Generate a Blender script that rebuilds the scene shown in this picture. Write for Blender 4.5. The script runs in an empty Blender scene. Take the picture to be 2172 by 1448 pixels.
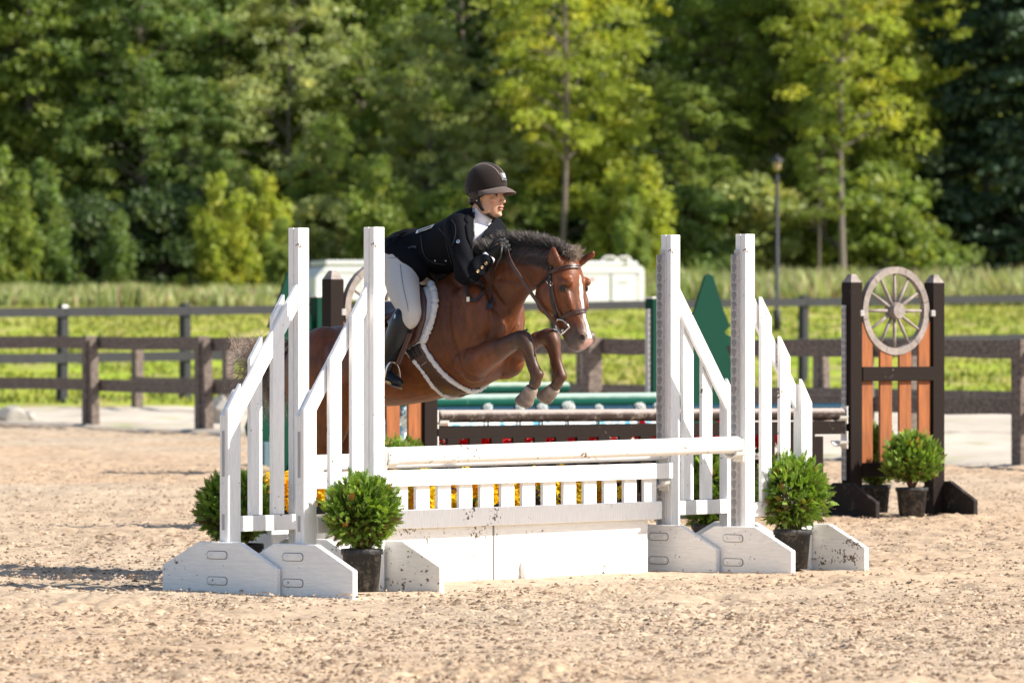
import bpy, bmesh, math, random
import numpy as np
from mathutils import Vector, Matrix
from mathutils.bvhtree import BVHTree
random.seed(7)
RNG = np.random.default_rng(7)
C = bpy.context.scene.collection
SC = bpy.context.scene
R_ = math.radians

# ------------------------------------------------------------------ camera, sky, sun, exposure
FPX = 13167.0            # focal length in photo pixels (photo is 2172 wide)
EYE = 1.32
HOR = 695.0
cam = bpy.data.cameras.new('camera')
cam.sensor_width = 36.0
cam.lens = 36.0 * FPX / 2172.0
cam.clip_start = 0.5
cam.clip_end = 1500
cam.dof.use_dof = True
cam.dof.focus_distance = 32.4
cam.dof.aperture_fstop = 6.3
co = bpy.data.objects.new('camera', cam)
co.location = (0, 0, EYE)
co.rotation_euler = (R_(90) - math.atan(29 / FPX), 0, 0)
C.objects.link(co)
SC.camera = co

SUN_EL, SUN_AZ = 38.5, 104.0        # azimuth measured from +Y towards +X
w = bpy.data.worlds.new('World')
SC.world = w
w.use_nodes = True
nt = w.node_tree
bg = nt.nodes['Background']
sky = nt.nodes.new('ShaderNodeTexSky')
sky.sky_type = 'NISHITA'
sky.sun_disc = False
sky.sun_elevation = R_(SUN_EL)
sky.sun_rotation = R_(SUN_AZ)
nt.links.new(sky.outputs[0], bg.inputs[0])
bg.inputs[1].default_value = 0.10
sl = bpy.data.lights.new('sun', 'SUN')
sl.energy = 5.0
sl.angle = R_(0.5)
sl.color = (1.0, 0.93, 0.82)
so = bpy.data.objects.new('sun', sl)
S = Vector((math.sin(R_(SUN_AZ)) * math.cos(R_(SUN_EL)), math.cos(R_(SUN_AZ)) * math.cos(R_(SUN_EL)), math.sin(R_(SUN_EL))))
so.rotation_euler = S.to_track_quat('Z', 'Y').to_euler()
so.location = (30, 20, 40)
C.objects.link(so)
SC.view_settings.view_transform = 'Standard'
SC.view_settings.look = 'None'
SC.view_settings.exposure = 0.84
SC.view_settings.gamma = 1.0
SC.view_settings.use_curve_mapping = False

# ------------------------------------------------------------------ helpers
def at(px, py, Y):
    "point seen at photo pixel (px, py) when it stands Y metres away"
    return Vector(((px - 1086) / FPX * Y, Y, EYE - (py - HOR) / FPX * Y))

def link(o, parent=None):
    C.objects.link(o)
    if parent is not None: o.parent = parent
    return o

def setp(o, label=None, cat=None, group=None, kind=None):
    if label: o['label'] = label
    if cat: o['category'] = cat
    if group: o['group'] = group
    if kind: o['kind'] = kind
    return o

def thing(name, label, cat, loc=(0, 0, 0), rz=0, group=None):
    o = bpy.data.objects.new(name, None)
    o.empty_display_size = 0.1
    o.location = loc
    o.rotation_euler = (0, 0, rz)
    link(o)
    return setp(o, label, cat, group)

def wmat(parent):
    m = Matrix.Identity(4)
    while parent is not None:
        m = (Matrix.Translation(parent.location) @ parent.rotation_euler.to_matrix().to_4x4()) @ m
        parent = parent.parent
    return m

def fastmesh(name, V, F, mats, smooth=False, colors=None, midx=None):
    V = np.asarray(V, dtype=np.float32).reshape(-1, 3)
    me = bpy.data.meshes.new(name)
    if isinstance(F, np.ndarray):
        n, k = F.shape
        me.vertices.add(len(V)); me.vertices.foreach_set('co', V.ravel())
        me.loops.add(n * k); me.loops.foreach_set('vertex_index', F.astype(np.int32).ravel())
        me.polygons.add(n)
        me.polygons.foreach_set('loop_start', np.arange(0, n * k, k, dtype=np.int32))
        me.polygons.foreach_set('loop_total', np.full(n, k, dtype=np.int32))
        me.update(calc_edges=True)
    else:
        me.from_pydata([tuple(v) for v in V.tolist()], [], F)
        me.update()
    for m in (mats if isinstance(mats, (list, tuple)) else [mats]):
        me.materials.append(m)
    if colors is not None:
        c = np.ones((len(V), 4), dtype=np.float32); c[:, :3] = colors
        a = me.color_attributes.new('Col', 'FLOAT_COLOR', 'POINT')
        a.data.foreach_set('color', c.ravel())
    if midx is not None:
        me.polygons.foreach_set('material_index', np.asarray(midx, dtype=np.int32))
    if smooth:
        me.polygons.foreach_set('use_smooth', np.ones(len(me.polygons), dtype=bool))
    me.update()
    return me

def put(name, me, parent=None, world=False):
    "link a mesh; world=True when its coordinates are world ones and the parent stands elsewhere"
    o = bpy.data.objects.new(name, me)
    if parent is not None and world:
        me.transform(wmat(parent).inverted())
    return link(o, parent)

class MB:
    "collects shapes into one mesh"
    def __init__(s): s.v = []; s.f = []; s.m = []; s.mi = 0
    def add(s, V, F):
        b = len(s.v)
        s.v += [tuple(p) for p in V]
        s.f += [tuple(i + b for i in f) for f in F]
        s.m += [s.mi] * len(F)
        return s
    def box(s, x0, x1, y0, y1, z0, z1, bev=0.0, M=None):
        bm = bmesh.new()
        bmesh.ops.create_cube(bm, size=1)
        for v in bm.verts:
            v.co = Vector(((x0 + x1) / 2 + v.co.x * (x1 - x0), (y0 + y1) / 2 + v.co.y * (y1 - y0), (z0 + z1) / 2 + v.co.z * (z1 - z0)))
        if bev: bmesh.ops.bevel(bm, geom=list(bm.edges), offset=bev, segments=1, affect='EDGES')
        return s.bm(bm, M)
    def bm(s, bm, M=None):
        bm.verts.index_update()
        V = [(M @ v.co) if M else v.co.copy() for v in bm.verts]
        F = [[v.index for v in f.verts] for f in bm.faces]
        bm.free()
        return s.add(V, F)
    def prism(s, prof, axis, a, b, bev=0.0, M=None):
        "prof: 2-D outline; axis 'x' -> (y,z) outline extruded in x, 'y' -> (x,z), 'z' -> (x,y)"
        bm = bmesh.new()
        def p3(p, t):
            return {'x': (t, p[0], p[1]), 'y': (p[0], t, p[1]), 'z': (p[0], p[1], t)}[axis]
        A = [bm.verts.new(p3(p, a)) for p in prof]
        B = [bm.verts.new(p3(p, b)) for p in prof]
        n = len(prof)
        bm.faces.new(A); bm.faces.new(B[::-1])
        for i in range(n): bm.faces.new((A[(i + 1) % n], A[i], B[i], B[(i + 1) % n]))
        bmesh.ops.recalc_face_normals(bm, faces=bm.faces)
        if bev: bmesh.ops.bevel(bm, geom=list(bm.edges), offset=bev, segments=1, affect='EDGES')
        return s.bm(bm, M)
    def tube(s, pts, rad, n=8, cap=True, flat=None):
        pts = [Vector(p) for p in pts]
        k = len(pts)
        if not hasattr(rad, '__len__'): rad = [rad] * k
        T = [(pts[min(i + 1, k - 1)] - pts[max(i - 1, 0)]).normalized() for i in range(k)]
        up = Vector((0, 0, 1)) if abs(T[0].z) < .9 else Vector((1, 0, 0))
        u = (up - T[0] * up.dot(T[0])).normalized()
        V = []; F = []
        for i in range(k):
            u = (u - T[i] * u.dot(T[i])).normalized()
            v = T[i].cross(u)
            for j in range(n):
                a = 2 * math.pi * j / n
                V.append(pts[i] + u * math.cos(a) * rad[i] + v * math.sin(a) * rad[i])
        for i in range(k - 1):
            for j in range(n):
                a, b = i * n + j, i * n + (j + 1) % n
                F.append((a, b, b + n, a + n))
        if cap:
            F.append(tuple(range(n))[::-1]); F.append(tuple(range((k - 1) * n, k * n)))
        return s.add(V, F)
    def lathe(s, prof, n=20, M=None):
        V = []; F = []
        for r, z in prof:
            for j in range(n):
                a = 2 * math.pi * j / n
                p = Vector((r * math.cos(a), r * math.sin(a), z))
                V.append(M @ p if M else p)
        for i in range(len(prof) - 1):
            for j in range(n):
                a, b = i * n + j, i * n + (j + 1) % n
                F.append((a, b, b + n, a + n))
        F.append(tuple(range(n))[::-1]); F.append(tuple(range((len(prof) - 1) * n, len(prof) * n)))
        return s.add(V, F)
    def ball(s, c, r, seg=16, ring=10, M=None):
        bm = bmesh.new()
        bmesh.ops.create_uvsphere(bm, u_segments=seg, v_segments=ring, radius=1)
        r = r if hasattr(r, '__len__') else (r, r, r)
        for v in bm.verts: v.co = Vector((v.co.x * r[0], v.co.y * r[1], v.co.z * r[2]))
        if M: 
            for v in bm.verts: v.co = M @ v.co
        for v in bm.verts: v.co += Vector(c)
        return s.bm(bm)
    def mesh(s, name, mats, smooth=False):
        me = bpy.data.meshes.new(name)
        me.from_pydata([tuple(p) for p in s.v], [], s.f)
        for m in (mats if isinstance(mats, (list, tuple)) else [mats]): me.materials.append(m)
        me.polygons.foreach_set('material_index', s.m)
        if smooth: me.polygons.foreach_set('use_smooth', [True] * len(me.polygons))
        me.update()
        return me
    def put(s, name, mats, parent=None, world=False, smooth=False):
        return put(name, s.mesh(name, mats, smooth), parent, world)

def kids(o): return [c for c in bpy.data.objects if c.parent == o]
def dup(o, loc=None, rz=None, label=None, parent=None, scale=None, children=None):
    children = kids(o) if children is None else children
    c = o.copy(); C.objects.link(c); c.parent = parent
    if loc is not None: c.location = loc
    if rz is not None: c.rotation_euler = (0, 0, rz)
    if scale is not None: c.scale = scale
    if label: c['label'] = label
    for ch in children: dup(ch, parent=c)
    return c

# value noise in numpy
def _hash(ix, iy, seed):
    n = (ix.astype(np.int64) * 374761393 + iy.astype(np.int64) * 668265263 + seed * 1274126177) & 0xffffffff
    n = ((n ^ (n >> 13)) * 1274126177) & 0xffffffff
    return ((n ^ (n >> 16)) & 0xffff) / 65535.0
def vnoise(x, y, seed=0):
    ix, iy = np.floor(x), np.floor(y)
    fx, fy = x - ix, y - iy
    fx = fx * fx * (3 - 2 * fx); fy = fy * fy * (3 - 2 * fy)
    a, b = _hash(ix, iy, seed), _hash(ix + 1, iy, seed)
    c, d = _hash(ix, iy + 1, seed), _hash(ix + 1, iy + 1, seed)
    return (a + (b - a) * fx) * (1 - fy) + (c + (d - c) * fx) * fy

# ------------------------------------------------------------------ materials
def new_mat(name):
    m = bpy.data.materials.new(name); m.use_nodes = True
    nt = m.node_tree
    return m, nt, nt.nodes['Principled BSDF']
def nd(nt, t, **kw):
    n = nt.nodes.new(t)
    for k, v in kw.items(): setattr(n, k, v)
    return n
def noise(nt, scale, detail=4, rough=.6, coord='Object', vec=None):
    tc = nd(nt, 'ShaderNodeTexCoord')
    n = nd(nt, 'ShaderNodeTexNoise')
    n.inputs['Scale'].default_value = scale; n.inputs['Detail'].default_value = detail; n.inputs['Roughness'].default_value = rough
    if vec:
        mp = nd(nt, 'ShaderNodeMapping'); mp.inputs['Scale'].default_value = vec
        nt.links.new(tc.outputs[coord], mp.inputs[0]); nt.links.new(mp.outputs[0], n.inputs['Vector'])
    else: nt.links.new(tc.outputs[coord], n.inputs['Vector'])
    return n
def ramp(nt, src, stops):
    r = nd(nt, 'ShaderNodeValToRGB')
    cr = r.color_ramp
    while len(cr.elements) > 1: cr.elements.remove(cr.elements[-1])
    cr.elements[0].position = stops[0][0]; cr.elements[0].color = (*stops[0][1], 1)
    for p, c in stops[1:]:
        e = cr.elements.new(p); e.color = (*c, 1)
    nt.links.new(src, r.inputs[0])
    return r
def mixc(nt, fac, a, b, mode='MIX'):
    m = nd(nt, 'ShaderNodeMix', data_type='RGBA', blend_type=mode)
    for sock, val in ((m.inputs[0], fac), (m.inputs[6], a), (m.inputs[7], b)):
        if isinstance(val, (int, float)): sock.default_value = val
        elif isinstance(val, tuple): sock.default_value = (*val, 1)
        else: nt.links.new(val, sock)
    return m.outputs[2]
def bump(nt, src, bsdf, strength=.3, dist=.01):
    b = nd(nt, 'ShaderNodeBump'); b.inputs['Strength'].default_value = strength; b.inputs['Distance'].default_value = dist
    nt.links.new(src, b.inputs['Height']); nt.links.new(b.outputs[0], bsdf.inputs['Normal'])
def simple(name, col, rough=.6, var=.15, scale=20, metal=0.0, spec=.5, vec=None, bmp=0.0, sheen=0.0):
    m, nt, b = new_mat(name)
    n = noise(nt, scale, vec=vec)
    lo = tuple(c * (1 - var) for c in col); hi = tuple(min(1, c * (1 + var)) for c in col)
    r = ramp(nt, n.outputs[0], [(.3, lo), (.7, hi)])
    nt.links.new(r.outputs[0], b.inputs['Base Color'])
    b.inputs['Roughness'].default_value = rough; b.inputs['Metallic'].default_value = metal
    b.inputs['Specular IOR Level'].default_value = spec
    if sheen: b.inputs['Sheen Weight'].default_value = sheen
    if bmp: bump(nt, n.outputs[0], b, bmp, .004)
    return m
def paint(name, col, dirt=(.14, .10, .07), lo=.60, hi=.68, rough=.55, grain=(30, 30, 3), dscale=9, spec=.3, top_col=None):
    "painted timber: fine grain, scuffs and chips"
    m, nt, b = new_mat(name)
    g = noise(nt, 4, 6, .7, vec=grain)
    base = ramp(nt, g.outputs[0], [(.3, tuple(c * .84 for c in col)), (.62, col)])
    d1 = noise(nt, dscale, 8, .72)
    d2 = noise(nt, 70, 3, .5)
    mm = nd(nt, 'ShaderNodeMath', operation='MULTIPLY_ADD'); mm.inputs[1].default_value = .35
    nt.links.new(d2.outputs[0], mm.inputs[0])
    m3 = nd(nt, 'ShaderNodeMath', operation='MULTIPLY'); m3.inputs[1].default_value = .82
    nt.links.new(d1.outputs[0], m3.inputs[0]); msk = noise(nt, 2.3, 2, .5)
    m4 = nd(nt, 'ShaderNodeMath', operation='MULTIPLY_ADD'); m4.inputs[1].default_value = .34; m4.inputs[2].default_value = -.17
    nt.links.new(msk.outputs[0], m4.inputs[0])
    m5 = nd(nt, 'ShaderNodeMath', operation='ADD'); nt.links.new(m3.outputs[0], m5.inputs[0]); nt.links.new(m4.outputs[0], m5.inputs[1])
    nt.links.new(m5.outputs[0], mm.inputs[2])
    f = ramp(nt, mm.outputs[0], [(lo, (0, 0, 0)), (hi, (1, 1, 1))])
    col1 = mixc(nt, f.outputs[0], base.outputs[0], dirt)
    if top_col:      # paler colour mixed in on upward faces
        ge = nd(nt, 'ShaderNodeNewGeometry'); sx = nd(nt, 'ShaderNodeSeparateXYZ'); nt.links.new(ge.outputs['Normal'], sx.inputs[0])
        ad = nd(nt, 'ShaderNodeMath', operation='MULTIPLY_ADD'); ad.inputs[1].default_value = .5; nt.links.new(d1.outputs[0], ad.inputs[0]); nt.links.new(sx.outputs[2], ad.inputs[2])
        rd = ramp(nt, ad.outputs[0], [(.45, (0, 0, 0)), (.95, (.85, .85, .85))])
        col1 = mixc(nt, rd.outputs[0], col1, top_col)
    nt.links.new(col1, b.inputs['Base Color'])
    b.inputs['Roughness'].default_value = rough; b.inputs['Specular IOR Level'].default_value = spec
    bump(nt, g.outputs[0], b, .4, .003)
    return m
def leafmat(name, trans=.35, rough=.5, tint=(1, 1, 1), tboost=(1.25, 1.25, .55)):
    m = bpy.data.materials.new(name); m.use_nodes = True
    nt = m.node_tree; nt.nodes.clear()
    out = nd(nt, 'ShaderNodeOutputMaterial')
    at_ = nd(nt, 'ShaderNodeAttribute', attribute_name='Col')
    c = mixc(nt, 1.0, at_.outputs['Color'], tint, 'MULTIPLY')
    d = nd(nt, 'ShaderNodeBsdfPrincipled'); d.inputs['Roughness'].default_value = rough
    d.inputs['Specular IOR Level'].default_value = .35
    nt.links.new(c, d.inputs['Base Color'])
    t = nd(nt, 'ShaderNodeBsdfTranslucent')
    nt.links.new(mixc(nt, 1.0, c, tboost, 'MULTIPLY'), t.inputs['Color'])
    mx = nd(nt, 'ShaderNodeMixShader'); mx.inputs[0].default_value = trans
    nt.links.new(d.outputs[0], mx.inputs[1]); nt.links.new(t.outputs[0], mx.inputs[2])
    nt.links.new(mx.outputs[0], out.inputs[0])
    return m
def vcol(name, rough=.5, spec=.4, sheen=0.0, nscale=60, nvar=.12, nb=0.0, vec=None, sheen_tint=None):
    m, nt, b = new_mat(name)
    a = nd(nt, 'ShaderNodeAttribute', attribute_name='Col')
    n = noise(nt, nscale, 5, .6, vec=vec)
    r = ramp(nt, n.outputs[0], [(.3, (1 - nvar,) * 3), (.7, (1 + nvar,) * 3)])
    nt.links.new(mixc(nt, 1.0, a.outputs['Color'], r.outputs[0], 'MULTIPLY'), b.inputs['Base Color'])
    b.inputs['Roughness'].default_value = rough; b.inputs['Specular IOR Level'].default_value = spec
    if sheen:
        b.inputs['Sheen Weight'].default_value = sheen
        if sheen_tint: b.inputs['Sheen Tint'].default_value = (*sheen_tint, 1)
    if nb: bump(nt, n.outputs[0], b, nb, .003)
    return m

M_white = paint('white_paint', (.88, .87, .86), lo=.735, hi=.755)
M_whitefoot = paint('scuffed_white_paint', (.86, .85, .83), lo=.712, hi=.735, dscale=18, grain=(30, 3, 30))
M_wallpaint = paint('mud_flecked_white_paint', (.85, .83, .80), lo=.702, hi=.722, dscale=20, grain=(3, 30, 30))
M_endgrain = paint('bare_timber_inlay', (.42, .41, .41), lo=.72, hi=.8)
M_brown = paint('dark_brown_paint', spec=.10, col= (.018, .012, .010), dirt=(.20, .17, .15), lo=.74, hi=.80, dscale=20)
M_brownfoot = paint('worn_brown_paint', spec=.10, col= (.030, .024, .022), dirt=(.16, .14, .125), lo=.64, hi=.84, dscale=16)
M_orange = simple('orange_stained_wood', (.25, .072, .012), .6, .35, 5, vec=(8, 8, 1))
M_green = paint('dark_green_paint', spec=.10, col= (.004, .042, .026), dirt=(.22, .25, .2), lo=.77, hi=.82)
M_bluepole = paint('dark_blue_paint', spec=.10, col= (.006, .035, .065), dirt=(.25, .27, .28), lo=.70, hi=.82)
M_teal = paint('teal_paint', spec=.10, col= (.006, .060, .075), dirt=(.3, .3, .3), lo=.7, hi=.8)
M_greyblue = paint('grey_blue_paint', spec=.10, col= (.10, .16, .19), lo=.75, hi=.8)
M_metal = simple('galvanised_steel', (.40, .39, .38), .45, .2, 60, metal=.6)
M_trackm = simple('dull_track_plate', (.46, .44, .43), .6, .2, 60, metal=.1)
M_hole = simple('track_hole_shadowed_wood', (.25, .25, .255), .8, .2, 60)
M_cup = simple('white_plastic_cup', (.72, .70, .66), .45, .06, 30)
M_fence = simple('weathered_fence_wood', (.155, .120, .100), .9, .55, 3, vec=(5, 5, 9), bmp=.6)
M_fencelow = simple('rust_brown_stain', (.26, .12, .06), .85, .3, 8)
M_blackfence = simple('black_stained_rail', (.014, .014, .019), .6, .3, 6)
M_pot = paint('black_plastic_pot', spec=.10, col= (.038, .038, .040), dirt=(.20, .18, .155), lo=.58, hi=.82, dscale=25, rough=.45, grain=(4, 4, 40))
M_bark = simple('grey_bark', (.16, .13, .105), .9, .4, 8, vec=(3, 3, .6), bmp=.5)
M_bark_pale = simple('pale_bark', (.17, .145, .12), .9, .3, 8, vec=(3, 3, .6), bmp=.5)
M_twig = simple('red_brown_twig', (.16, .075, .04), .85, .3, 30)
M_leaf = leafmat('tree_leaf', .42)
M_thuja = leafmat('thuja_spray', .30, .5, tboost=(1.1, 1.3, .5))
M_weed = leafmat('tall_weed', .35)
M_petal = leafmat('silk_petal', .48, .7, tboost=(1.05, 1, .9))
M_wheel = simple('weathered_wheel_wood', (.23, .195, .175), .8, .35, 14, bmp=.3)
M_trailer = simple('white_trailer_panel', (.70, .70, .71), .35, .04, 1.5)
M_trailer_trim = simple('aluminium_trim', (.42, .42, .43), .35, .1, 5, metal=.5)
M_trailer_dark = simple('dark_underside', (.03, .03, .035), .7, .2, 4)
M_redlens = simple('red_lens', (.45, .02, .02), .3, .1, 10)
M_rock = simple('grey_boulder', (.30, .28, .25), .9, .35, 3, bmp=.6)
# ------------------------------------------------------------------ frame of the white jump
P0 = Vector((-.70, 31.5, 0))                 # foot of the near left post
Rv = Vector((.64, .768, 0)).normalized()     # along the rails, away from the camera
Pv = Vector((Rv.y, -Rv.x, 0))                # the way the horse jumps
RZ = math.atan2(Rv.y, Rv.x)                  # things stand with local x = Rv, local y = -Pv

def fence_Y(X): return 83.6 - 2.24 * (X + 5.63)
def terrain(X, Y):
    t = np.clip((Y - 96) / 94.0, 0, 1)
    z = 2.0 * (t * t * (3 - 2 * t)) * 1.0
    return z + np.clip(Y - 190, 0, 400) * .012

# ---- arena sand: one relief sheet, finer towards the camera
def make_sand():
    ncol, rows = 460, []
    s = np.linspace(-1, 1, ncol)
    y = 21.0
    while y < 90:
        rows.append(y); y += .0255 * (y / 22.0) ** 2
    rows = np.array(rows); nr = len(rows)
    k = np.linspace(0, 1, nr)
    rel = (rows - rows[0]) / (rows[-1] - rows[0])
    V = np.zeros((nr, ncol, 3))
    half0 = 1.95 + 1.2
    for j, sx in enumerate(s):
        half_at = lambda Y: .083 * Y + 1.3
        # find where this fan line meets the fence line
        a = 0.083 * sx; b = .7 * sx + 3.8 * sx ** 5
        Yend = (83.6 - 2.24 * (b + 5.63)) / (1 + 2.24 * a)
        Yj = 21.0 + (Yend - 21.0) * rel
        V[:, j, 0] = a * Yj + b; V[:, j, 1] = Yj
    X, Y = V[..., 0], V[..., 1]
    big = (vnoise(X * .9, Y * .7, 1) - .5) * .05 + (vnoise(X * 2.6, Y * 2.2, 2) - .5) * .035
    med = (vnoise(X * 9, Y * 8, 3) - .5) * .026
    n1 = vnoise(X * 24, Y * 20, 4); n2 = vnoise(X * 52, Y * 44, 5)
    patch = np.clip((vnoise(X * 1.3, Y * .9, 9) - .25) * 1.6, .25, 1)
    clod = np.clip(n1 - .52, 0, 1) * .024 + np.clip(n2 - .5, 0, 1) * .036
    hoof = -np.clip(vnoise(X * 3.1, Y * 2.6, 11) - .66, 0, 1) * .15 - np.clip(vnoise(X * 6.0, Y * 4.5, 12) - .74, 0, 1) * .10
    fade = np.clip(1.3 - (Y - 24) / 60, .45, 1)
    # raked flat round the white jump
    L = (X - P0.x) * Rv.x + (Y - P0.y) * Rv.y; Q = (X - P0.x) * Pv.x + (Y - P0.y) * Pv.y
    flat = np.clip((np.abs(Q + .2) - .45) / .5, 0, 1); flat = np.maximum(flat, np.clip((-.7 - L) / .5, 0, 1)); flat = np.maximum(flat, np.clip((L - 3.8) / .5, 0, 1))
    hgt = (big * .7 + med + clod * patch * 1.15 + hoof) * fade
    hgt = hgt * (.30 + .70 * flat)
    V[..., 2] = hgt - .012
    # colour: warm tan, greyer and paler patches, dark specks painting in shaded clod sides and dark clods
    t = vnoise(X * .55, Y * .35, 21)[..., None]
    t2 = vnoise(X * 30, Y * 26, 22)[..., None]; t3 = vnoise(X * 2.2, Y * .9, 23)[..., None]
    tan = np.array((.465, .330, .215)); pale = np.array((.435, .350, .258))
    col = tan * (1 - t) + pale * t
    low = np.clip((.030 - clod * patch) / .03, 0, 1)[..., None]
    spk = (np.clip(vnoise(X * 52, Y * 40, 25) - .60, 0, 1) * 3.0)[..., None] * patch[..., None]
    col = col * (.84 + .28 * t2) * (.90 + .2 * t3)
    spk = np.clip(spk * 1.2, 0, .8); col = col * (1 - spk) + np.array((.20, .135, .09)) * spk
    col = col * (1 - .10 * (1 - flat)[..., None]) + np.array((.66, .62, .56)) * (.10 * (1 - flat)[..., None])
    V = V.reshape(-1, 3)
    i = np.arange(nr - 1)[:, None] * ncol + np.arange(ncol - 1)[None, :]
    F = np.stack([i, i + 1, i + ncol + 1, i + ncol], -1).reshape(-1, 4)
    m = vcol('arena_sand', .95, .1, nscale=45, nvar=.20, nb=.7)
    me = fastmesh('arena_sand', V, F, m, True, col.reshape(-1, 3))
    setp(put('arena_sand', me), kind='structure', label='warm tan arena sand with hoof-churned clods')
    return m
M_sand = make_sand()

# ---- loose clods lying on the sand
def make_clods():
    N = 120000
    u = RNG.random(N)
    Y = 21.5 / (1 - u * (1 - 21.5 / 60.0))
    X = (RNG.random(N) * 2 - 1) * (.083 * Y + 1.0)
    keep = vnoise(X * 1.1, Y * .8, 31) + .5 * RNG.random(N) > .34
    L = (X - P0.x) * Rv.x + (Y - P0.y) * Rv.y; Q = (X - P0.x) * Pv.x + (Y - P0.y) * Pv.y
    keep &= ~((np.abs(Q + .2) < .62) & (L > -.9) & (L < 4.0) & (RNG.random(N) > .10))
    X, Y = X[keep], Y[keep]; N = len(X)
    r = .0022 + .0120 * RNG.random(N) ** 4.2
    base = np.array([(.15, 0, 1), (1, 0, -.4), (0, .95, -.4), (-.9, .1, -.4), (0, -.9, -.4)])
    T = np.array([(0, 1, 2), (0, 2, 3), (0, 3, 4), (0, 4, 1)])
    V = base[None] * (1 + 1.1 * (RNG.random((N, 5, 3)) - .5)) * (1 + 1.3 * RNG.random((N, 1, 1)) * np.array((1, 0, 0)))
    a = RNG.random(N) * 6.283
    c, s = np.cos(a)[:, None], np.sin(a)[:, None]
    V = np.stack([V[..., 0] * c - V[..., 1] * s, V[..., 0] * s + V[..., 1] * c, V[..., 2] * .62], -1) * r[:, None, None]
    V[..., 2] = np.where(True, V[..., 2], 0)
    V += np.stack([X, Y, np.full(N, .0) + .3 * r + (vnoise(X * 9, Y * 8, 3) - .5) * .018], -1)[:, None]
    F = (T[None] + np.arange(N)[:, None, None] * 5).reshape(-1, 3)
    dk = (RNG.random(N) < .50)[:, None]  # dark share: shade of clod sides painted in, besides truly dark clods
    col = np.where(dk, np.array((.19, .128, .086))[None] * (.55 + .8 * RNG.random(N))[:, None], np.array((.48, .365, .265))[None] * (.75 + .35 * RNG.random(N))[:, None])
    col = np.repeat(col, 5, 0)
    me = fastmesh('sand_clods', V.reshape(-1, 3), F, M_sand, False, col)
    setp(put('sand_clods', me), 'loose clods of sand scattered over the arena, the dark ones partly painted shade', 'sand clods', kind='stuff')
make_clods()

# ---- base ground under everything, pale gravel strip, meadow
def grid_sheet(name, xs, ys, zf, matr, colf, label=None):
    X, Y = np.meshgrid(xs, ys)
    Z = zf(X, Y)
    V = np.stack([X, Y, Z], -1).reshape(-1, 3)
    nr, nc = X.shape
    i = np.arange(nr - 1)[:, None] * nc + np.arange(nc - 1)[None, :]
    F = np.stack([i, i + 1, i + nc + 1, i + nc], -1).reshape(-1, 4)
    me = fastmesh(name, V, F, matr, True, colf(X, Y).reshape(-1, 3))
    return setp(put(name, me), kind='structure', label=label)
M_ground = vcol('footing_ground', .95, .1, nscale=3, nvar=.15, nb=.4)
def gcol(X, Y):
    t = vnoise(X * .4, Y * .3, 41)[..., None]
    return np.array((.44, .33, .235)) * (.9 + .2 * t)
grid_sheet('ground', np.linspace(-260, 260, 131), np.concatenate([np.linspace(-40, 104, 73), np.linspace(106, 900, 120)]), lambda X, Y: terrain(X, Y) - .075 + .045 * (Y < 60), M_sand, gcol, 'sandy ground of the riding centre')
def pcol(X, Y):
    t = vnoise(X * .8, Y * .25, 42)[..., None]; t2 = vnoise(X * 2.5, Y * .8, 43)[..., None]
    c = np.array((.50, .44, .37)) * (.86 + .22 * t)
    gr = np.clip((t2 - .78) * 5, 0, 1)
    return c * (1 - gr * .7) + np.array((.25, .30, .08)) * gr * .7
def strip():
    n = 160
    Xs = np.linspace(-14, 14, n); k = np.linspace(0, 1, 90)
    Xg, K = np.meshgrid(Xs, k)
    Y0 = fence_Y(Xg) - .4 - .5 * vnoise(Xg * .8, Xg * 0 + 3, 5)
    Y1 = 99 + 10 / (1 + np.exp(-Xg * .6)) + vnoise(Xg * .7, Xg * 0, 6) * 2.5
    Yg = Y0 + (Y1 - Y0) * K
    Z = terrain(Xg, Yg) + .022 + (vnoise(Xg * 1.2, Yg * .9, 44) - .5) * .05 + (vnoise(Xg * 5, Yg * 4, 45) - .5) * .02
    Z = Z - .05 * (K < .01)
    V = np.stack([Xg, Yg, Z], -1).reshape(-1, 3)
    i = np.arange(89)[:, None] * n + np.arange(n - 1)[None, :]
    F = np.stack([i, i + 1, i + n + 1, i + n], -1).reshape(-1, 4)
    me = fastmesh('gravel_path', V, F, M_ground, True, pcol(Xg, Yg).reshape(-1, 3))
    setp(put('gravel_path', me), kind='structure', label='pale gravel track beyond the weathered arena fence')
strip()
def mcol(X, Y):
    t = vnoise(X * .5, Y * .10, 51)[..., None]; t2 = vnoise(X * 2.0, Y * .45, 52)[..., None]; t3 = vnoise(X * 7, Y * 2, 53)[..., None]
    g = np.array((.22, .31, .025)); y = np.array((.33, .34, .050)); b = np.array((.36, .27, .15))
    c = g * (1 - t) + y * t
    bb = np.clip((t2 - .55) * 3.5, 0, 1) * .75
    far = np.clip((Y - 150) / 40, 0, 1)[..., None] * .6
    c = c * (1 - bb) + b * bb
    c = c * (1 - far) + np.array((.36, .31, .10)) * far
    return c * (.75 + .5 * t3)
M_meadow = vcol('meadow_grass', .95, .1, nscale=6, nvar=.3, nb=.8)
grid_sheet('meadow', np.linspace(-60, 60, 241), np.linspace(99, 300, 160), lambda X, Y: terrain(X, Y) + .0 + (vnoise(X * .6, Y * .4, 54) - .5) * .06 + np.clip((Y - 103) / 6, -1, 0) * .06, M_meadow, mcol, 'mown yellow-green meadow behind the fences')

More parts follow.
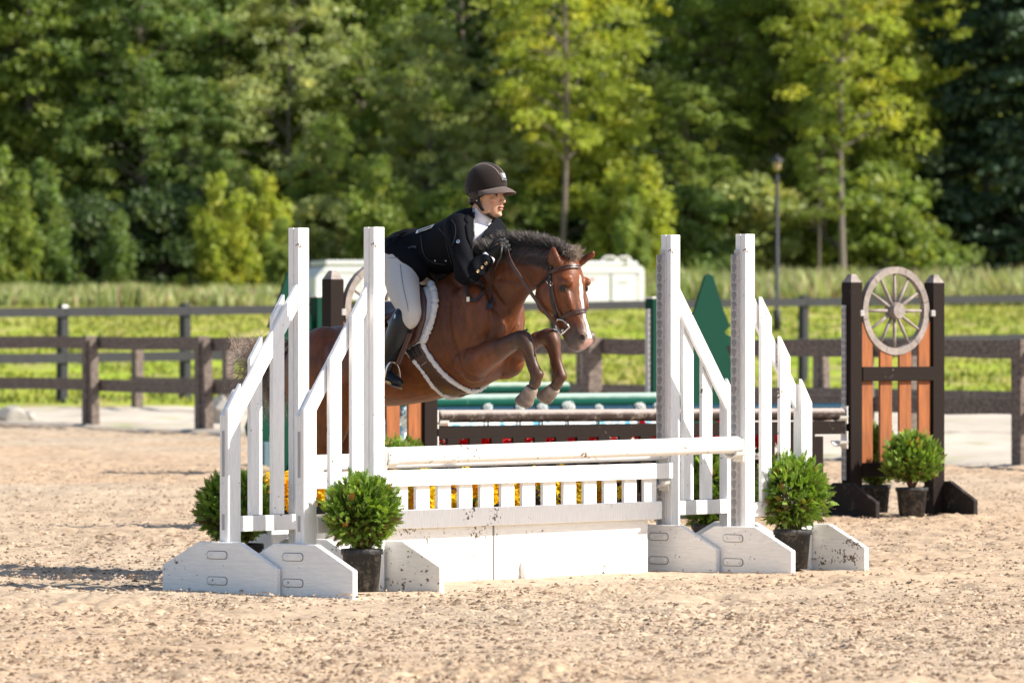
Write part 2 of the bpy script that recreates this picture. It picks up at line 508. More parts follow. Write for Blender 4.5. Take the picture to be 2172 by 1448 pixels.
# grass tufts and tall weeds (stuff)
def blades(name, n, xr, yr, hf, wid, colf, label, cat, seed, lean=.25, per=1):
    g = np.random.default_rng(seed)
    X = xr[0] + g.random(n) * (xr[1] - xr[0]); Y = yr[0] + g.random(n) * (yr[1] - yr[0])
    h = hf(X, Y, g)
    ok = h > .01
    X, Y, h = X[ok], Y[ok], h[ok]; n = len(X)
    z0 = terrain(X, Y) + .0
    a = g.random(n) * 3.14159; dx, dy = np.cos(a), np.sin(a)
    lx, ly = (g.random(n) - .5) * lean * h * 2, (g.random(n) - .5) * lean * h * 2
    wd = wid * (.6 + .8 * g.random(n)) 
    b = np.stack([X, Y, z0 - .02], -1); d = np.stack([dx * wd, dy * wd, np.zeros(n)], -1)
    m = b + np.stack([lx * .35, ly * .35, h * .6], -1); t = b + np.stack([lx, ly, h], -1)
    V = np.stack([b - d * .5, b + d * .5, m + d * .6, m - d * .6, t], 1)
    k = np.arange(n)[:, None] * 5
    F3 = np.concatenate([k + np.array([[0, 1, 2]]), k + np.array([[0, 2, 3]]), k + np.array([[3, 2, 4]])], 0)
    c0 = colf(X, Y, g)
    col = np.repeat(c0, 5, 0).reshape(n, 5, 3)
    me = fastmesh(name, V.reshape(-1, 3), F3, M_weed, False, col.reshape(-1, 3))
    setp(put(name, me), label, cat, kind='stuff')
def gh(X, Y, g): return (.05 + .10 * g.random(len(X))) * (vnoise(X * 1.5, Y * .5, 61) > .3)
def gc(X, Y, g):
    n = len(X); t = g.random(n)[:, None]
    return (np.array((.17, .245, .030)) * (1 - t) + np.array((.38, .35, .09)) * t) * (.7 + .5 * g.random(n))[:, None]
blades('meadow_tufts', 44000, (-16, 16), (104, 175), gh, .05, gc, 'short mown grass tufts on the meadow', 'grass', 5)
def wh(X, Y, g):
    lx = X / Y * 190
    left = np.clip((-1 - lx) / 4, 0, 1)
    return ((.55 + .55 * g.random(len(X)) ** 1.5) * (1 - left) + (.25 + .40 * g.random(len(X)) ** 1.5) * left) * (.6 + .7 * vnoise(X * .9, Y * .3, 62))
def wc(X, Y, g):
    n = len(X); t = np.clip(vnoise(X * .9, Y * .5, 64) * 1.2 + .5 * (g.random(n) - .5), 0, 1)[:, None]
    c = np.array((.20, .27, .08)) * (1 - t) + np.array((.42, .44, .21)) * t
    s = g.random(n)
    c = np.where((s > .90)[:, None], np.array((.42, .33, .22)), c); c = np.where(((s > .86) & (s < .9))[:, None], np.array((.30, .16, .13)), c)
    return c * (.7 + .5 * g.random(n))[:, None]
blades('tall_weeds', 78000, (-26, 28), (179, 200), wh, .06, wc, 'tall goldenrod and dry weeds along the foot of the wood', 'weeds', 6, lean=.35)
# ------------------------------------------------------------------ white wing standards
def keyhole_track(mb, x, y, z0, z1, w, n_hole, facing, plate=0, hole=1, deep=.006):
    "plate on the face x=const looking along facing (+-1 in x)"
    mb.mi = plate
    mb.box(min(x, x + facing * .005), max(x, x + facing * .005), y - w / 2, y + w / 2, z0, z1, .001)
    mb.mi = hole
    pitch = (z1 - z0) / n_hole
    xx = x + facing * .0065
    for i in range(n_hole):
        zc = z0 + pitch * (i + .5)
        P = []
        for k in range(10):
            a = math.radians(-35 + 250 * k / 9)
            P.append((y + math.cos(a) * .0165, zc + pitch * .20 + math.sin(a) * .0165))
        for k in range(7):
            a = math.radians(180 + 180 * k / 6)
            P.append((y + math.cos(a) * .0095, zc - pitch * .22 + math.sin(a) * .0095))
        if facing < 0: P = P[::-1]
        b = len(mb.v)
        V = [(xx, p[0], p[1]) for p in P] + [(x + facing * .0051, p[0], p[1]) for p in P]
        n = len(P)
        mb.add(V, [tuple(range(n))] + [(j, (j + 1) % n, (j + 1) % n + n, j + n) for j in range(n)])
    mb.mi = 0

M_plate_edge = simple('dark_plate_edge', (.20, .18, .17), .9, .3, 60)
def foot_profile(hl=.39, h=.24, e=.115, t=.14):
    return [(-hl, -.03), (hl, -.03), (hl, e), (t, h), (-t, h), (-hl, e)]  # belly warmed: light bounced off the sand painted into the coat

def bolt_plate(parent, x, yc, z, facing):
    mb = MB()
    P = []
    for k in range(8): a = math.radians(-90 + 180 * k / 7); P.append((yc + .048 + math.cos(a) * .018, z + math.sin(a) * .018))
    for k in range(8): a = math.radians(90 + 180 * k / 7); P.append((yc - .048 + math.cos(a) * .018, z + math.sin(a) * .018))
    mo = MB(); mo.prism([(yc + (a - yc) * 1.07, z + (b_ - z) * 1.20) for a, b_ in P], 'x', x - facing * .001, x + facing * .0012); mo.put('plate_edge', M_plate_edge, parent)  # dark outline round the bolt plate
    mb.prism(P, 'x', x, x + facing * .005, .0012)
    for s in (-1, 1):
        M = Matrix.Translation((x + facing * .005, yc + s * .042, z)) @ Matrix.Rotation(facing * math.pi / 2, 4, 'Y')
        mb.lathe([(.011, 0), (.011, .003), (.006, .004), (.006, .009)], 8, M)
    mb.put('bolt_plate', M_whitefoot, parent)

def cup(mb, x, y, z, out):
    "curved pole cup fixed on the track, opening upward; pole runs along x"
    V = []; F = []
    n = 9; r = .058
    x0, x1 = x, x - out * .075
    for xx in (x0, x1):
        for rr in (r, r - .008):
            for k in range(n):
                a = math.radians(200 + 140 * k / (n - 1))
                V.append((xx, y + math.cos(a) * rr, z + math.sin(a) * rr))
    for k in range(n - 1):
        F += [(k, k + 1, k + 1 + 2 * n, k + 2 * n), (k + n, k + n + 2 * n, k + 1 + 3 * n, k + 1 + n), (k, k + n, k + n + 1, k + 1), (k + 2 * n, k + 1 + 2 * n, k + 1 + 3 * n, k + 3 * n)]
    mb.add(V, F)
    mb.box(min(x, x + out * .012), max(x, x + out * .012), y - .035, y + .035, z - .075, z + .05, .003)
    return mb

def wing(label, base, out, slat_front, cup_z, group='white wing standards of the front jump', extra_cup=None):
    t = thing('wing_standard', label, 'jump standard', base, RZ, group)
    ztop = lambda a: 1.60 - 1.28 * a
    MB().box(-.041, .041, -.036, -.001, -.02, 1.83, .003).put('tall_post', M_white, t)
    mb = MB().box(-.041, .041, .001, .036, -.02, 1.83, .003); mb.put('tall_post_board', M_white, t)
    # outer post: three laminated boards with slanted tops
    for (y0, y1, nm) in ((-.030, -.009, 'outer_post'), (-.0085, .0105, 'outer_post_board'), (.011, .028, 'outer_post_board')):
        p = [(out * .472, -.02), (out * .568, -.02), (out * .568, ztop(.568) + .035 - .03 * (nm != 'outer_post')), (out * .472, ztop(.472) + .045 - .03 * (nm != 'outer_post'))]
        MB().prism(p, 'y', y0, y1, .002).put(nm, M_white, t)
    # bare timber end inlays seen in the outer edge of the outer post
    for z0, z1 in ((.57, .80), (.30, .38)):
        MB().box(out * .568 - .002 if out > 0 else -.5715, .5715 if out > 0 else -.566, -.006, .009, z0, z1).put('timber_inlay', M_endgrain, t)
    yd = (0.001, .021) if slat_front else (-.029, -.008)
    ys = (-.030, -.006) if slat_front else (-.004, .020)
    e = .0415
    vt = .138
    p = [(out * e, ztop(e)), (out * .470, ztop(.470)), (out * .470, ztop(.470) - vt), (out * e, ztop(e) - vt)]
    MB().prism(p, 'y', yd[0], yd[1], .003).put('diagonal_rail', M_white, t)
    for a in (.157, .325):
        up = .035
        p = [(out * (a - .045), .37), (out * (a + .045), .37), (out * (a + .045), ztop(a + .045) + up), (out * (a - .045), ztop(a - .045) + up)]
        MB().prism(p, 'y', ys[0], ys[1], .0025).put('slat', M_white, t)
    x0, x1 = sorted((out * .0425, out * .471))
    MB().box(x0, x1, -.034, -.010, .29, .369, .003).put('bottom_rail', M_white, t)
    MB().box(x0, x1, .0, .022, .295, .366, .003).put('bottom_rail', M_white, t)
    # keyhole track and cup on the inner face
    xi = -out * .041
    mb = MB()
    mb.box(min(xi, xi - out * .014), max(xi, xi - out * .014), .004, .034, .03, 1.745, .001)
    keyhole_track(mb, xi - out * .0142, .030, .03, 1.72, .047, 33, -out)
    mb.put('keyhole_track', [M_trackm, M_hole], t)
    for cz in cup_z:
        cup(MB(), xi - out * .0225, .0, cz, out).put('pole_cup', M_cup, t)
    # feet: one long board each, the camera-facing one carries the bolt plates
    for px_, side in ((out * .52, out), (0.0, -out)):
        hw = .0485 if px_ else .0565
        x0 = px_ + side * (hw + .001); x1 = x0 + side * .036
        f = MB().prism(foot_profile(), 'x', min(x0, x1), max(x0, x1), .004).put('foot_board', M_whitefoot, t)
        if side < 0:
            for z in (.175, .045): bolt_plate(f, x1, .01, z, -1)
        else:
            for z in (.20, .045):
                MB().tube([(x0 - .012, -.062, z), (x0 - .012, -.036, z)], .005, 6).put('hinge_pin', M_metal, f)
    return t
LEN = 3.08
L1 = P0.copy(); L2 = P0 - Pv * .475 - Rv * .042
G1 = P0 + Rv * LEN; G2 = G1 - Pv * .485 - Rv * .042
wing('near-left white wing standard, its tall post just left of the rider', L1, -1, True, [.665])
wing('far-left white wing standard, leftmost of the jump, near the bush half hidden', L2, -1, False, [.62])
wing('near-right white wing standard with the round pole end resting in its cup', G1, 1, True, [.665])
wing('far-right white wing standard between the green cutout tree and the near-right standard', G2, 1, False, [.655, .50])

# poles
def pole(label, a, b, r, m, z, group=None, name='jump_pole', sag=0):
    a = Vector(a); b = Vector(b)
    d = b - a; L = d.length
    t = thing(name, label, 'pole', (a.x, a.y, z), math.atan2(d.y, d.x), group)
    rad = [r * .86, r, r, r, r, r * .86]
    xs = [0, .008, L * .33, L * .66, L - .008, L]
    MB().tube([(x, 0, (b.z - a.z) * x / L) for x in xs], rad, 28).put('pole', m, t, smooth=False)
    return t
t = pole('long white front pole lying in the cups, above the picket gate', L1 + Rv * .075, G1 - Rv * .072 + Vector((0, 0, .018)), .046, M_wallpaint, .666)
pole('white rear pole lying just above the top bar of the picket gate', L2 + Rv * .07, G2 - Rv * .07 + Vector((0, 0, .012)), .043, M_white, .625)

# picket gate
def gate():
    b = L2
    t = thing('picket_gate', 'low white picket gate hanging between the rear white standards', 'gate', b, RZ)
    MB().box(.065, LEN - .068, -.062, -.038, .495, .580, .003).put('top_bar', M_white, t)
    MB().box(.17, LEN - .17, -.066, -.040, .275, .372, .003).put('bottom_bar', M_white, t)
    n = 16; me = None
    for i in range(n):
        x = LEN - .19 - .045 - i * .1735
        if me is None: me = MB().box(-.053, .053, -.036, -.014, .29, .50, .002).mesh('picket', M_white)
        o = put('picket', me, t); o.location = (x, 0, 0)
    return t
gate()
def wall_filler():
    t = thing('wall_filler', 'solid white board wall splashed with mud, standing under the picket gate', 'jump wall', L2 + Pv * .03, RZ)
    xr = LEN - .24
    segs = [(.20, xr - 1.32), (xr - 1.315, xr)]
    for x0, x1 in segs:
        MB().box(x0 + .004, x1 - .004, .004, .03, -.03, .305, .003).put('wall_board', M_wallpaint, t)
    MB().box(xr - 1.3185, xr - 1.3165, .0, .02, -.02, .30).put('seam_strip', M_endgrain, t)
    MB().box(xr - .075, xr - .002, .032, .16, -.02, .27, .003).put('end_block', M_white, t)
    MB().box(.202, .275, .032, .16, -.02, .27, .003).put('end_block', M_white, t)
    # bevelled toe board along the ground at the right end
    MB().prism([(-.045, -.03), (.003, -.03), (.003, .075), (-.02, .06)], 'x', xr - 1.1, xr - .62, .002).put('toe_board', M_wallpaint, t)
wall_filler()

# yellow flowers in a box behind the gate
def flower(mb, c, r, seed, petals=16):
    g = random.Random(seed)
    c_ = Vector(c); q_ = r * .55
    mb.add([c_ + Vector(d) * q_ for d in ((1, 0, 0), (0, 1, 0), (-1, 0, 0), (0, -1, 0), (0, 0, 1), (0, 0, -1))], [(0, 1, 4), (1, 2, 4), (2, 3, 4), (3, 0, 4), (1, 0, 5), (2, 1, 5), (3, 2, 5), (0, 3, 5)])
    for k in range(petals):
        z = 1 - 2 * (k + .5) / petals
        a = k * 2.39996 + g.random() * .5
        q = math.sqrt(max(0, 1 - z * z))
        d = Vector((q * math.cos(a), q * math.sin(a), z))
        u = d.cross(Vector((.3, .2, 1))).normalized(); v = d.cross(u)
        p = Vector(c)
        rr = r * (.75 + .4 * g.random())
        w_ = r * .42
        tip = p + d * rr
        mb.add([p + d * rr * .5, p + d * rr * .7 + u * w_, tip + v * w_ * .3, p + d * rr * .7 - u * w_, p + d * rr * .8 + v * w_ * .7], [(0, 1, 2), (0, 2, 3), (1, 4, 2), (3, 2, 4)])
def flower_mesh(name, heads, pal, seed, leafcol=(.05, .10, .02), petals=24):
    g = random.Random(seed)
    V = []; F = []; Cc = []
    for (c, r) in heads:
        mb = MB(); flower(mb, c, r, g.random(), petals)
        k0 = len(V); V += mb.v; F += [tuple(i + k0 for i in f) for f in mb.f]
        cc = g.choice(pal)
        for _ in mb.v: s = .75 + .4 * g.random(); Cc.append([x * s for x in cc])
        if g.random() < .15:
            for q in range(3):
                a = g.random() * 6.28; p = Vector(c) + Vector((math.cos(a) * r * .7, math.sin(a) * r * .7, -r * (.4 + g.random())))
                d = Vector((math.cos(a) * .8, math.sin(a) * .8, .5)) * r * 1.3
                k0 = len(V)
                V += [tuple(p), tuple(p + d * .5 + Vector((-d.y, d.x, 0)) * .3), tuple(p + d), tuple(p + d * .5 - Vector((-d.y, d.x, 0)) * .3)]
                F.append((k0, k0 + 1, k0 + 2, k0 + 3)); Cc += [list(leafcol)] * 4
    return fastmesh(name, np.array(V), F, M_petal, False, np.array(Cc))
def flower_box(label, cat, base, rz, x0, x1, zbox, zfl, pal, seed, m_box, n, r=.05, depth=.12, zspread=.1, group=None):
    t = thing('flower_box', label, cat, base, rz, group)
    if zbox: MB().box(x0, x1, -depth / 2 - .01, depth / 2 + .01, zbox[0], zbox[1], .004).put('box', m_box, t)
    g = random.Random(seed)
    heads = []
    for i in range(n):
        heads.append((((x0 + (x1 - x0) * (i + .5 + .6 * (g.random() - .5)) / n), (g.random() - .5) * depth, zfl + g.random() * zspread), r * (.75 + .5 * g.random())))
    o = put('flower_heads', flower_mesh('flower_heads', heads, pal, seed), t)
    o['kind'] = 'stuff'
    return t
yb = L2 - Pv * .42
flower_box('row of yellow and orange silk flowers standing behind the white picket gate', 'flower box', yb, RZ, .16, 3.10, (-.02, .34), .37, [(.90, .74, .02), (.90, .62, .015), (.88, .72, .05), (.90, .58, .02)], 3, M_white, 150, .052, .16, .17)

# ------------------------------------------------------------------ clipped thuja bushes in pots
def spray_mesh(name, n_spray, rx, rz, seed, zc, cool=0.0, squash=1.0, stretch=1.0):
    g = np.random.default_rng(seed)
    V = []; F = []; col = []
    # a flat fan: stem with alternating leaflets (two levels)
    fan = []
    for k in range(4):
        s = .22 + .22 * k
        for sd in (-1, 1):
            L = .50 * (1 - .55 * k / 4)
            a = sd * .85
            fan.append(((0, s), (math.sin(a) * L, s + math.cos(a) * L)))
    fan.append(((0, .95), (0, 1.35))); fan.append(((0, 0), (0, 1.0)))
    for i in range(n_spray):
        th = g.random() * 6.2832; z = 1 - 2 * g.random()
        q = math.sqrt(1 - z * z)
        d = np.array((q * math.cos(th), q * math.sin(th), z))
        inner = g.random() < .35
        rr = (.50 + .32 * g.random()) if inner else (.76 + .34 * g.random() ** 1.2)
        lump = 1 + .10 * math.sin(3.1 * th + seed) * q + .08 * math.sin(5 * th + 5 * z) + .06 * g.random()
        if z < -.2 and squash: rr *= 1 - .25 * squash * (-z - .2)
        p = np.array((d[0] * rx * rr * lump, d[1] * rx * rr * lump, zc + d[2] * rz * rr * lump))
        axis = d * 1.0 + np.array((0, 0, .45)) * stretch + (g.random(3) - .5) * 1.5
        axis /= np.linalg.norm(axis)
        sdv = np.cross(axis, g.random(3) - .5); sdv /= np.linalg.norm(sdv)
        size = .034 * (.6 + .8 * g.random())
        nrm = np.cross(axis, sdv)
        t = g.random()
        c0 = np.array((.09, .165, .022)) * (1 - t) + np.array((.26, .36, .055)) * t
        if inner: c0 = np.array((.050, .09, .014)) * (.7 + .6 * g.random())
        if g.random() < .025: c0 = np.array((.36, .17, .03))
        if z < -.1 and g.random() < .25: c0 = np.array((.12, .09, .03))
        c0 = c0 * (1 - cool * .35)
        for (a, b) in fan:
            A = p + (sdv * a[0] + axis * a[1]) * size; B = p + (sdv * b[0] + axis * b[1]) * size + nrm * size * .12 * (g.random() - .5)
            u = B - A; wv = np.cross(u, nrm); wv = wv / (np.linalg.norm(wv) + 1e-9) * size * .075
            k0 = len(V)
            V += [A - wv, A + wv, B + wv * .7, B - wv * .7]; F.append((k0, k0 + 1, k0 + 2, k0 + 3))
            br = .8 + .4 * g.random()
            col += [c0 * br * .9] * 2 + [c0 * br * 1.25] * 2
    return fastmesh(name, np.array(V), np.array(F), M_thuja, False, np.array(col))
def twigs(mb, h0, h1, rx, n, seed):
    g = random.Random(seed)
    for i in range(n):
        a = g.random() * 6.28; r0 = .012; r1 = rx * (.4 + .5 * g.random())
        pts = [(math.cos(a) * r0 * g.random(), math.sin(a) * r0, h0 - .03)]
        z1 = h0 + (h1 - h0) * (.35 + .6 * g.random())
        pts.append((math.cos(a) * r1 * .35, math.sin(a) * r1 * .35, h0 + (z1 - h0) * .4))
        pts.append((math.cos(a) * r1, math.sin(a) * r1, z1))
        mb.tube(pts, [.006, .0045, .002], 5)
bush_meshes = {}
def bush(label, base, var, rx=.155, rz=.170, zc=.385, pot_r=.103, pot_h=.215, rot=0.0, off=(0, 0), n=3100, stretch=1.0, squash=1.0, group='potted bushes set around the jumps'):
    t = thing('potted_bush', label, 'potted bush', base, rot, group)
    key = (var, rx, rz, zc)
    if key not in bush_meshes:
        mb = MB(); twigs(mb, pot_h, zc + rz * .95, rx * 1.12, 34, var)
        bush_meshes[key] = (spray_mesh('foliage', n, rx, rz, var, zc, 0, squash, stretch), mb.mesh('twigs', M_twig),
            MB().lathe([(pot_r * .80, 0), (pot_r * .955, pot_h * .86), (pot_r * 1.03, pot_h * .865), (pot_r * 1.04, pot_h * .99), (pot_r * .98, pot_h), (pot_r * .93, pot_h * .99), (pot_r * .90, pot_h * .85), (.002, pot_h * .85)], 26).mesh('pot', M_pot, True))
    f, tw, po = bush_meshes[key]
    o = put('foliage', f, t); o.location = (off[0], off[1], 0)
    o = put('twigs', tw, t); o['kind'] = 'stuff'
    pp = put('pot', po, t)
    return t
bush('leftmost potted bush, partly behind the outermost white post', at(516, 1242, 31.85).to_2d().to_3d(), 11, rot=.4, off=(-.05, -.03))
bush('potted bush at the foot of the near-left white standard', (lambda p: (p.x, p.y, 0))(at(768, 1253, 31.1)), 12, rx=.152, rz=.172, zc=.385, rot=1.0)
bush('potted bush at the foot of the near-right white standard', (lambda p: (p.x, p.y, 0))(at(1681, 1205, 34.05)), 13, rx=.172, rz=.188, zc=.40, rot=2.1, off=(.02, 0))
bush('potted bush half hidden behind the far-right white wing', (lambda p: (p.x, p.y, 0))(at(1506, 1190, 35.0)), 14, rx=.13, rz=.22, zc=.40, rot=.7)
bush('brightest potted bush, in front of the orange pickets by the wagon wheel', (lambda p: (p.x, p.y, 0))(at(1934, 1086, 43.6)), 15, rx=.175, rz=.18, zc=.37, pot_r=.112, pot_h=.20, stretch=2.2, squash=2.2)
bush('shaded potted bush behind the post with the white hole track, under the wagon wheel', (lambda p: (p.x, p.y, 0))(at(1858, 1083, 44.4)), 16, rx=.145, rz=.20, zc=.39, pot_r=.105, pot_h=.20, stretch=2.0)
bush('potted bush glimpsed above the white pole, below the horse girth', (lambda p: (p.x, p.y, 0))(at(852, 1080, 39.6)), 17, rx=.165, rz=.20, zc=.38, stretch=1.8)
MBt = MB()
# ------------------------------------------------------------------ wagon wheel jump
W1 = at(905, 1000, 41.4); W1.z = 0
W2 = at(1807, 1000, 43.7); W2.z = 0
Rw = (W2 - W1).normalized(); RZw = math.atan2(Rw.y, Rw.x)
def wagon_wheel(t, cx, cz, R, y0):
    rim = t
    # felloes: six rim pieces
    for k in range(6):
        mb = MB(); V = []; F = []
        a0, a1 = math.radians(60 * k + 12 + .4), math.radians(60 * k + 72 - .4)
        n = 8
        for i in range(n + 1):
            a = a0 + (a1 - a0) * i / n
            for (r, y) in ((R, -.022), (R, .022), (R - .048, .022), (R - .048, -.022)):
                V.append((cx + math.cos(a) * r, y0 + y, cz + math.sin(a) * r))
        for i in range(n):
            for j in range(4):
                a, b = i * 4 + j, i * 4 + (j + 1) % 4
                F.append((a, a + 4, b + 4, b))
        F.append((0, 1, 2, 3)); F.append((n * 4 + 3, n * 4 + 2, n * 4 + 1, n * 4))
        mb.add(V, F); mb.put('wheel_rim', M_wheel, t)
    for k in range(12):
        a = math.radians(30 * k)
        MB().tube([(cx + math.cos(a) * .05, y0, cz + math.sin(a) * .05), (cx + math.cos(a) * .13, y0, cz + math.sin(a) * .13), (cx + math.cos(a) * (R - .04), y0, cz + math.sin(a) * (R - .04))], [.011, .0135, .009], 8).put('spoke', M_wheel, t, smooth=True)
    M = Matrix.Translation((cx, y0, cz)) @ Matrix.Rotation(math.pi / 2, 4, 'X')
    MB().lathe([(.052, -.05), (.060, -.02), (.060, .035), (.054, .055)], 20, M).put('hub', M_wheel, t)
    MB().lathe([(.011, .054), (.011, .057)], 12, M).put('hub_hole', M_hole, t)
def wheel_standard(label, base, out):
    t = thing('wheel_standard', label, 'jump standard', base, RZw, 'brown wagon wheel standards')
    wd = .775
    for k, x in enumerate((0, out * (wd + .0))):
        mb = MB().box(x - .052, x + .052, -.05, .05, -.02, 1.635)
        mb.add([(x - .052, -.05, 1.635), (x + .052, -.05, 1.635), (x + .052, .05, 1.635), (x - .052, .05, 1.635), (x - .022, -.02, 1.69), (x + .022, -.02, 1.69), (x + .022, .02, 1.69), (x - .022, .02, 1.69)], [(0, 1, 5, 4), (1, 2, 6, 5), (2, 3, 7, 6), (3, 0, 4, 7), (4, 5, 6, 7)])
        p = mb.put('post', M_brown, t)
        MB().add([(x - .050, -.048, 1.640), (x + .050, -.048, 1.640), (x + .050, .048, 1.640), (x - .050, .048, 1.640), (x - .02, -.018, 1.697), (x + .02, -.018, 1.697), (x + .02, .018, 1.697), (x - .02, .018, 1.697)], [(0, 1, 5, 4), (1, 2, 6, 5), (2, 3, 7, 6), (3, 0, 4, 7), (4, 5, 6, 7)]).put('bare_post_cap', M_wheel, t)
        side = -1 if k == 0 else 1
        side *= (1 if out > 0 else -1)
        x0 = x + side * .053; x1 = x0 + side * .04
        f = MB().prism(foot_profile(.36, .23, .10, .10), 'x', min(x0, x1), max(x0, x1), .004).put('foot_board', M_brownfoot, t)
    xa, xb = sorted((out * .054, out * (wd - .054)))
    MB().box(xa, xb, -.058, -.030, .945, 1.045, .003).put('cross_rail', M_brown, t)
    MB().box(xa, xb, -.058, -.030, .27, .37, .003).put('cross_rail', M_brown, t)
    for i in range(4):
        c = out * (.054 + .062 + (wd - .108 - .124) * i / 3)
        c0 = abs(c)
        R = .325; mid = wd / 2
        def tz(x): 
            d = abs(abs(x) - mid)
            return 1.44 - math.sqrt(max(0.0, R * R - min(d, R * .96) ** 2)) + .03
        h = .056
        za, zb = tz(c - h), tz(c + h)
        MB().prism([(c - h, .30), (c + h, .30), (c + h, zb), (c - h, za)], 'y', -.027, -.006, .002).put('orange_picket', M_orange, t)
    wagon_wheel(t, out * wd / 2, 1.44, .312, -.012)
    for sx in (out * .054, out * (wd - .054)):
        MB().box(sx - .02, sx + .02, -.055, -.035, 1.40, 1.445, .004).put('wheel_bracket', M_metal, t)
    mb = MB(); xi = -out * .052
    mb.box(min(xi, xi - out * .02), max(xi, xi - out * .02), .0, .03, .25, 1.48)
    mb.mi = 1
    for k in range(26):
        mb.box(min(xi - out * .0205, xi - out * .0215), max(xi - out * .0205, xi - out * .0215), .006, .024, .28 + k * .046, .28 + k * .046 + .028)
        mb.box(min(xi - out * .004, xi - out * .016), max(xi - out * .004, xi - out * .016), -.0015, -.0005, .28 + k * .046, .28 + k * .046 + .028)
    mb.put('hole_track', [M_trackm, M_hole], t)
    for cz in (.72, .545):
        cup(MB(), xi - out * .024, -.0, cz, out).put('pole_cup', M_cup, t)
    return t
wheel_standard('brown standard with orange pickets and wagon wheel at the far right', W2, 1)
wheel_standard('brown standard with wagon wheel seen behind the white left wings and the rider', W1, -1)
pole('weathered brown pole stretching behind the white jump to the wheel standard', W1 + Rw * .09, W2 - Rw * .09 - Vector((0, 0, .015)), .042, paint('chalky_brown_paint', (.040, .028, .024), dirt=(.22, .18, .16), lo=.62, hi=.80, dscale=12, spec=.1, top_col=(.42, .35, .32), grain=(3, 30, 30)), .730)
def brown_gate():
    L = (W2 - W1).length
    t = thing('brown_gate', 'dark brown picket gate hanging below the weathered brown pole', 'gate', W1, RZw)
    MB().box(.08, L - .08, -.02, .02, .575, .665, .003).put('top_bar', M_brown, t)
    MB().box(.10, L - .30, -.02, .02, .17, .27, .003).put('bottom_bar', M_brown, t)
    me = MB().box(-.05, .05, -.045, -.021, .20, .58, .002).mesh('picket', M_brown)
    n = 18
    for i in range(n):
        o = put('picket', me, t); o.location = (.20 + (L - .62) * i / (n - 1), .01, 0)
    MB().box(L - .40, L - .28, -.02, .03, .27, .56, .003).put('end_leg', M_brown, t)
    MB().box(L - .42, L - .26, -.03, .04, -.02, .29, .003).put('end_leg', M_brownfoot, t)
brown_gate()
flower_box('row of red silk flowers peeping out above the white front pole', 'flower box', W1 + Vector((-Rw.y, Rw.x, 0)) * .25, RZw, .25, 3.40, (.05, .40), .515, [(.85, .02, .03), (.65, .015, .03), (.80, .05, .06)], 8, M_brown, 50, .072, .08, .09)

# ------------------------------------------------------------------ blue and green jumps further back
def mottled_blue():
    m, nt, b = new_mat('mottled_blue_and_white')
    n = noise(nt, 9, 3, .6); r = ramp(nt, n.outputs[0], [(.42, (.10, .36, .55)), (.50, (.70, .78, .82))])
    nt.links.new(r.outputs[0], b.inputs['Base Color']); b.inputs['Roughness'].default_value = .7; b.inputs['Specular IOR Level'].default_value = .1
    return m
B1 = at(780, 1000, 47.6); B2 = at(1785, 1000, 50.4); B1.z = B2.z = 0
pole('dark blue pole just visible above the weathered brown pole', B1, B2, .045, M_bluepole, .665)
Rb = (B2 - B1).normalized()
t = thing('blue_plank', 'pale blue plank showing in the gap under the weathered brown pole', 'jump plank', B1 + Rb * .1, math.atan2(Rb.y, Rb.x))
MB().box(0, 2.75, -.015, .015, .46, .66, .004).put('plank', mottled_blue(), t)
for k, xx in enumerate((-.05, 2.70)):
    MB().box(xx, xx + .09, .017, .09, -.02, .72, .003).put('leg', M_teal, t)
spots = [(915, 880), (1032, 868), (1103, 862), (1150, 864), (1205, 860), (1355, 863), (1395, 861), (1300, 868)]
tb = [('pale blue hydrangea ball under the horse, left of the brown post', 870, 880, .085)]
desc = ['round white hydrangea ball left of the hanging hooves', 'pale hydrangea ball hidden mostly by the lowered hoof', 'whitest hydrangea ball just right of the hooves', 'pale hydrangea ball midway along the blue pole', 'small pale hydrangea ball second from the far-right white post', 'pale hydrangea ball beside the far-right white post', 'pale blue hydrangea ball just above the yellow-flecked gate top']
xsb = [1103, 1150, 1205, 1270, 1357, 1398, 1035]
for lb, x_, y_, r_ in tb + [(d, x, 866 if i % 2 else 864, .040 + .010 * (i % 3)) for i, (d, x) in enumerate(zip(desc, xsb))]:
    q = at(x_, y_, 47.5 + (x_ - 780) * .0028)
    o = thing('hydrangea_ball', lb, 'flower ball', q, 0, 'hydrangea balls along the blue jump')
    heads = []
    g = random.Random(x_)
    for k in range(40):
        z = 1 - 2 * (k + .5) / 40; a = k * 2.4; qq = math.sqrt(1 - z * z)
        heads.append(((qq * math.cos(a) * r_ * .8, qq * math.sin(a) * r_ * .8, z * r_ * .75), r_ * .30))
    oo = put('petals', flower_mesh('petals', heads, [(.90, .93, .95), (.80, .90, .95), (.93, .95, .95)], x_, (.55, .70, .72), 8), o)
    oo['kind'] = 'stuff'
    MB().tube([(0, 0, -q.z), (0, .02, -.02)], .008, 5).put('stem', M_green, o)

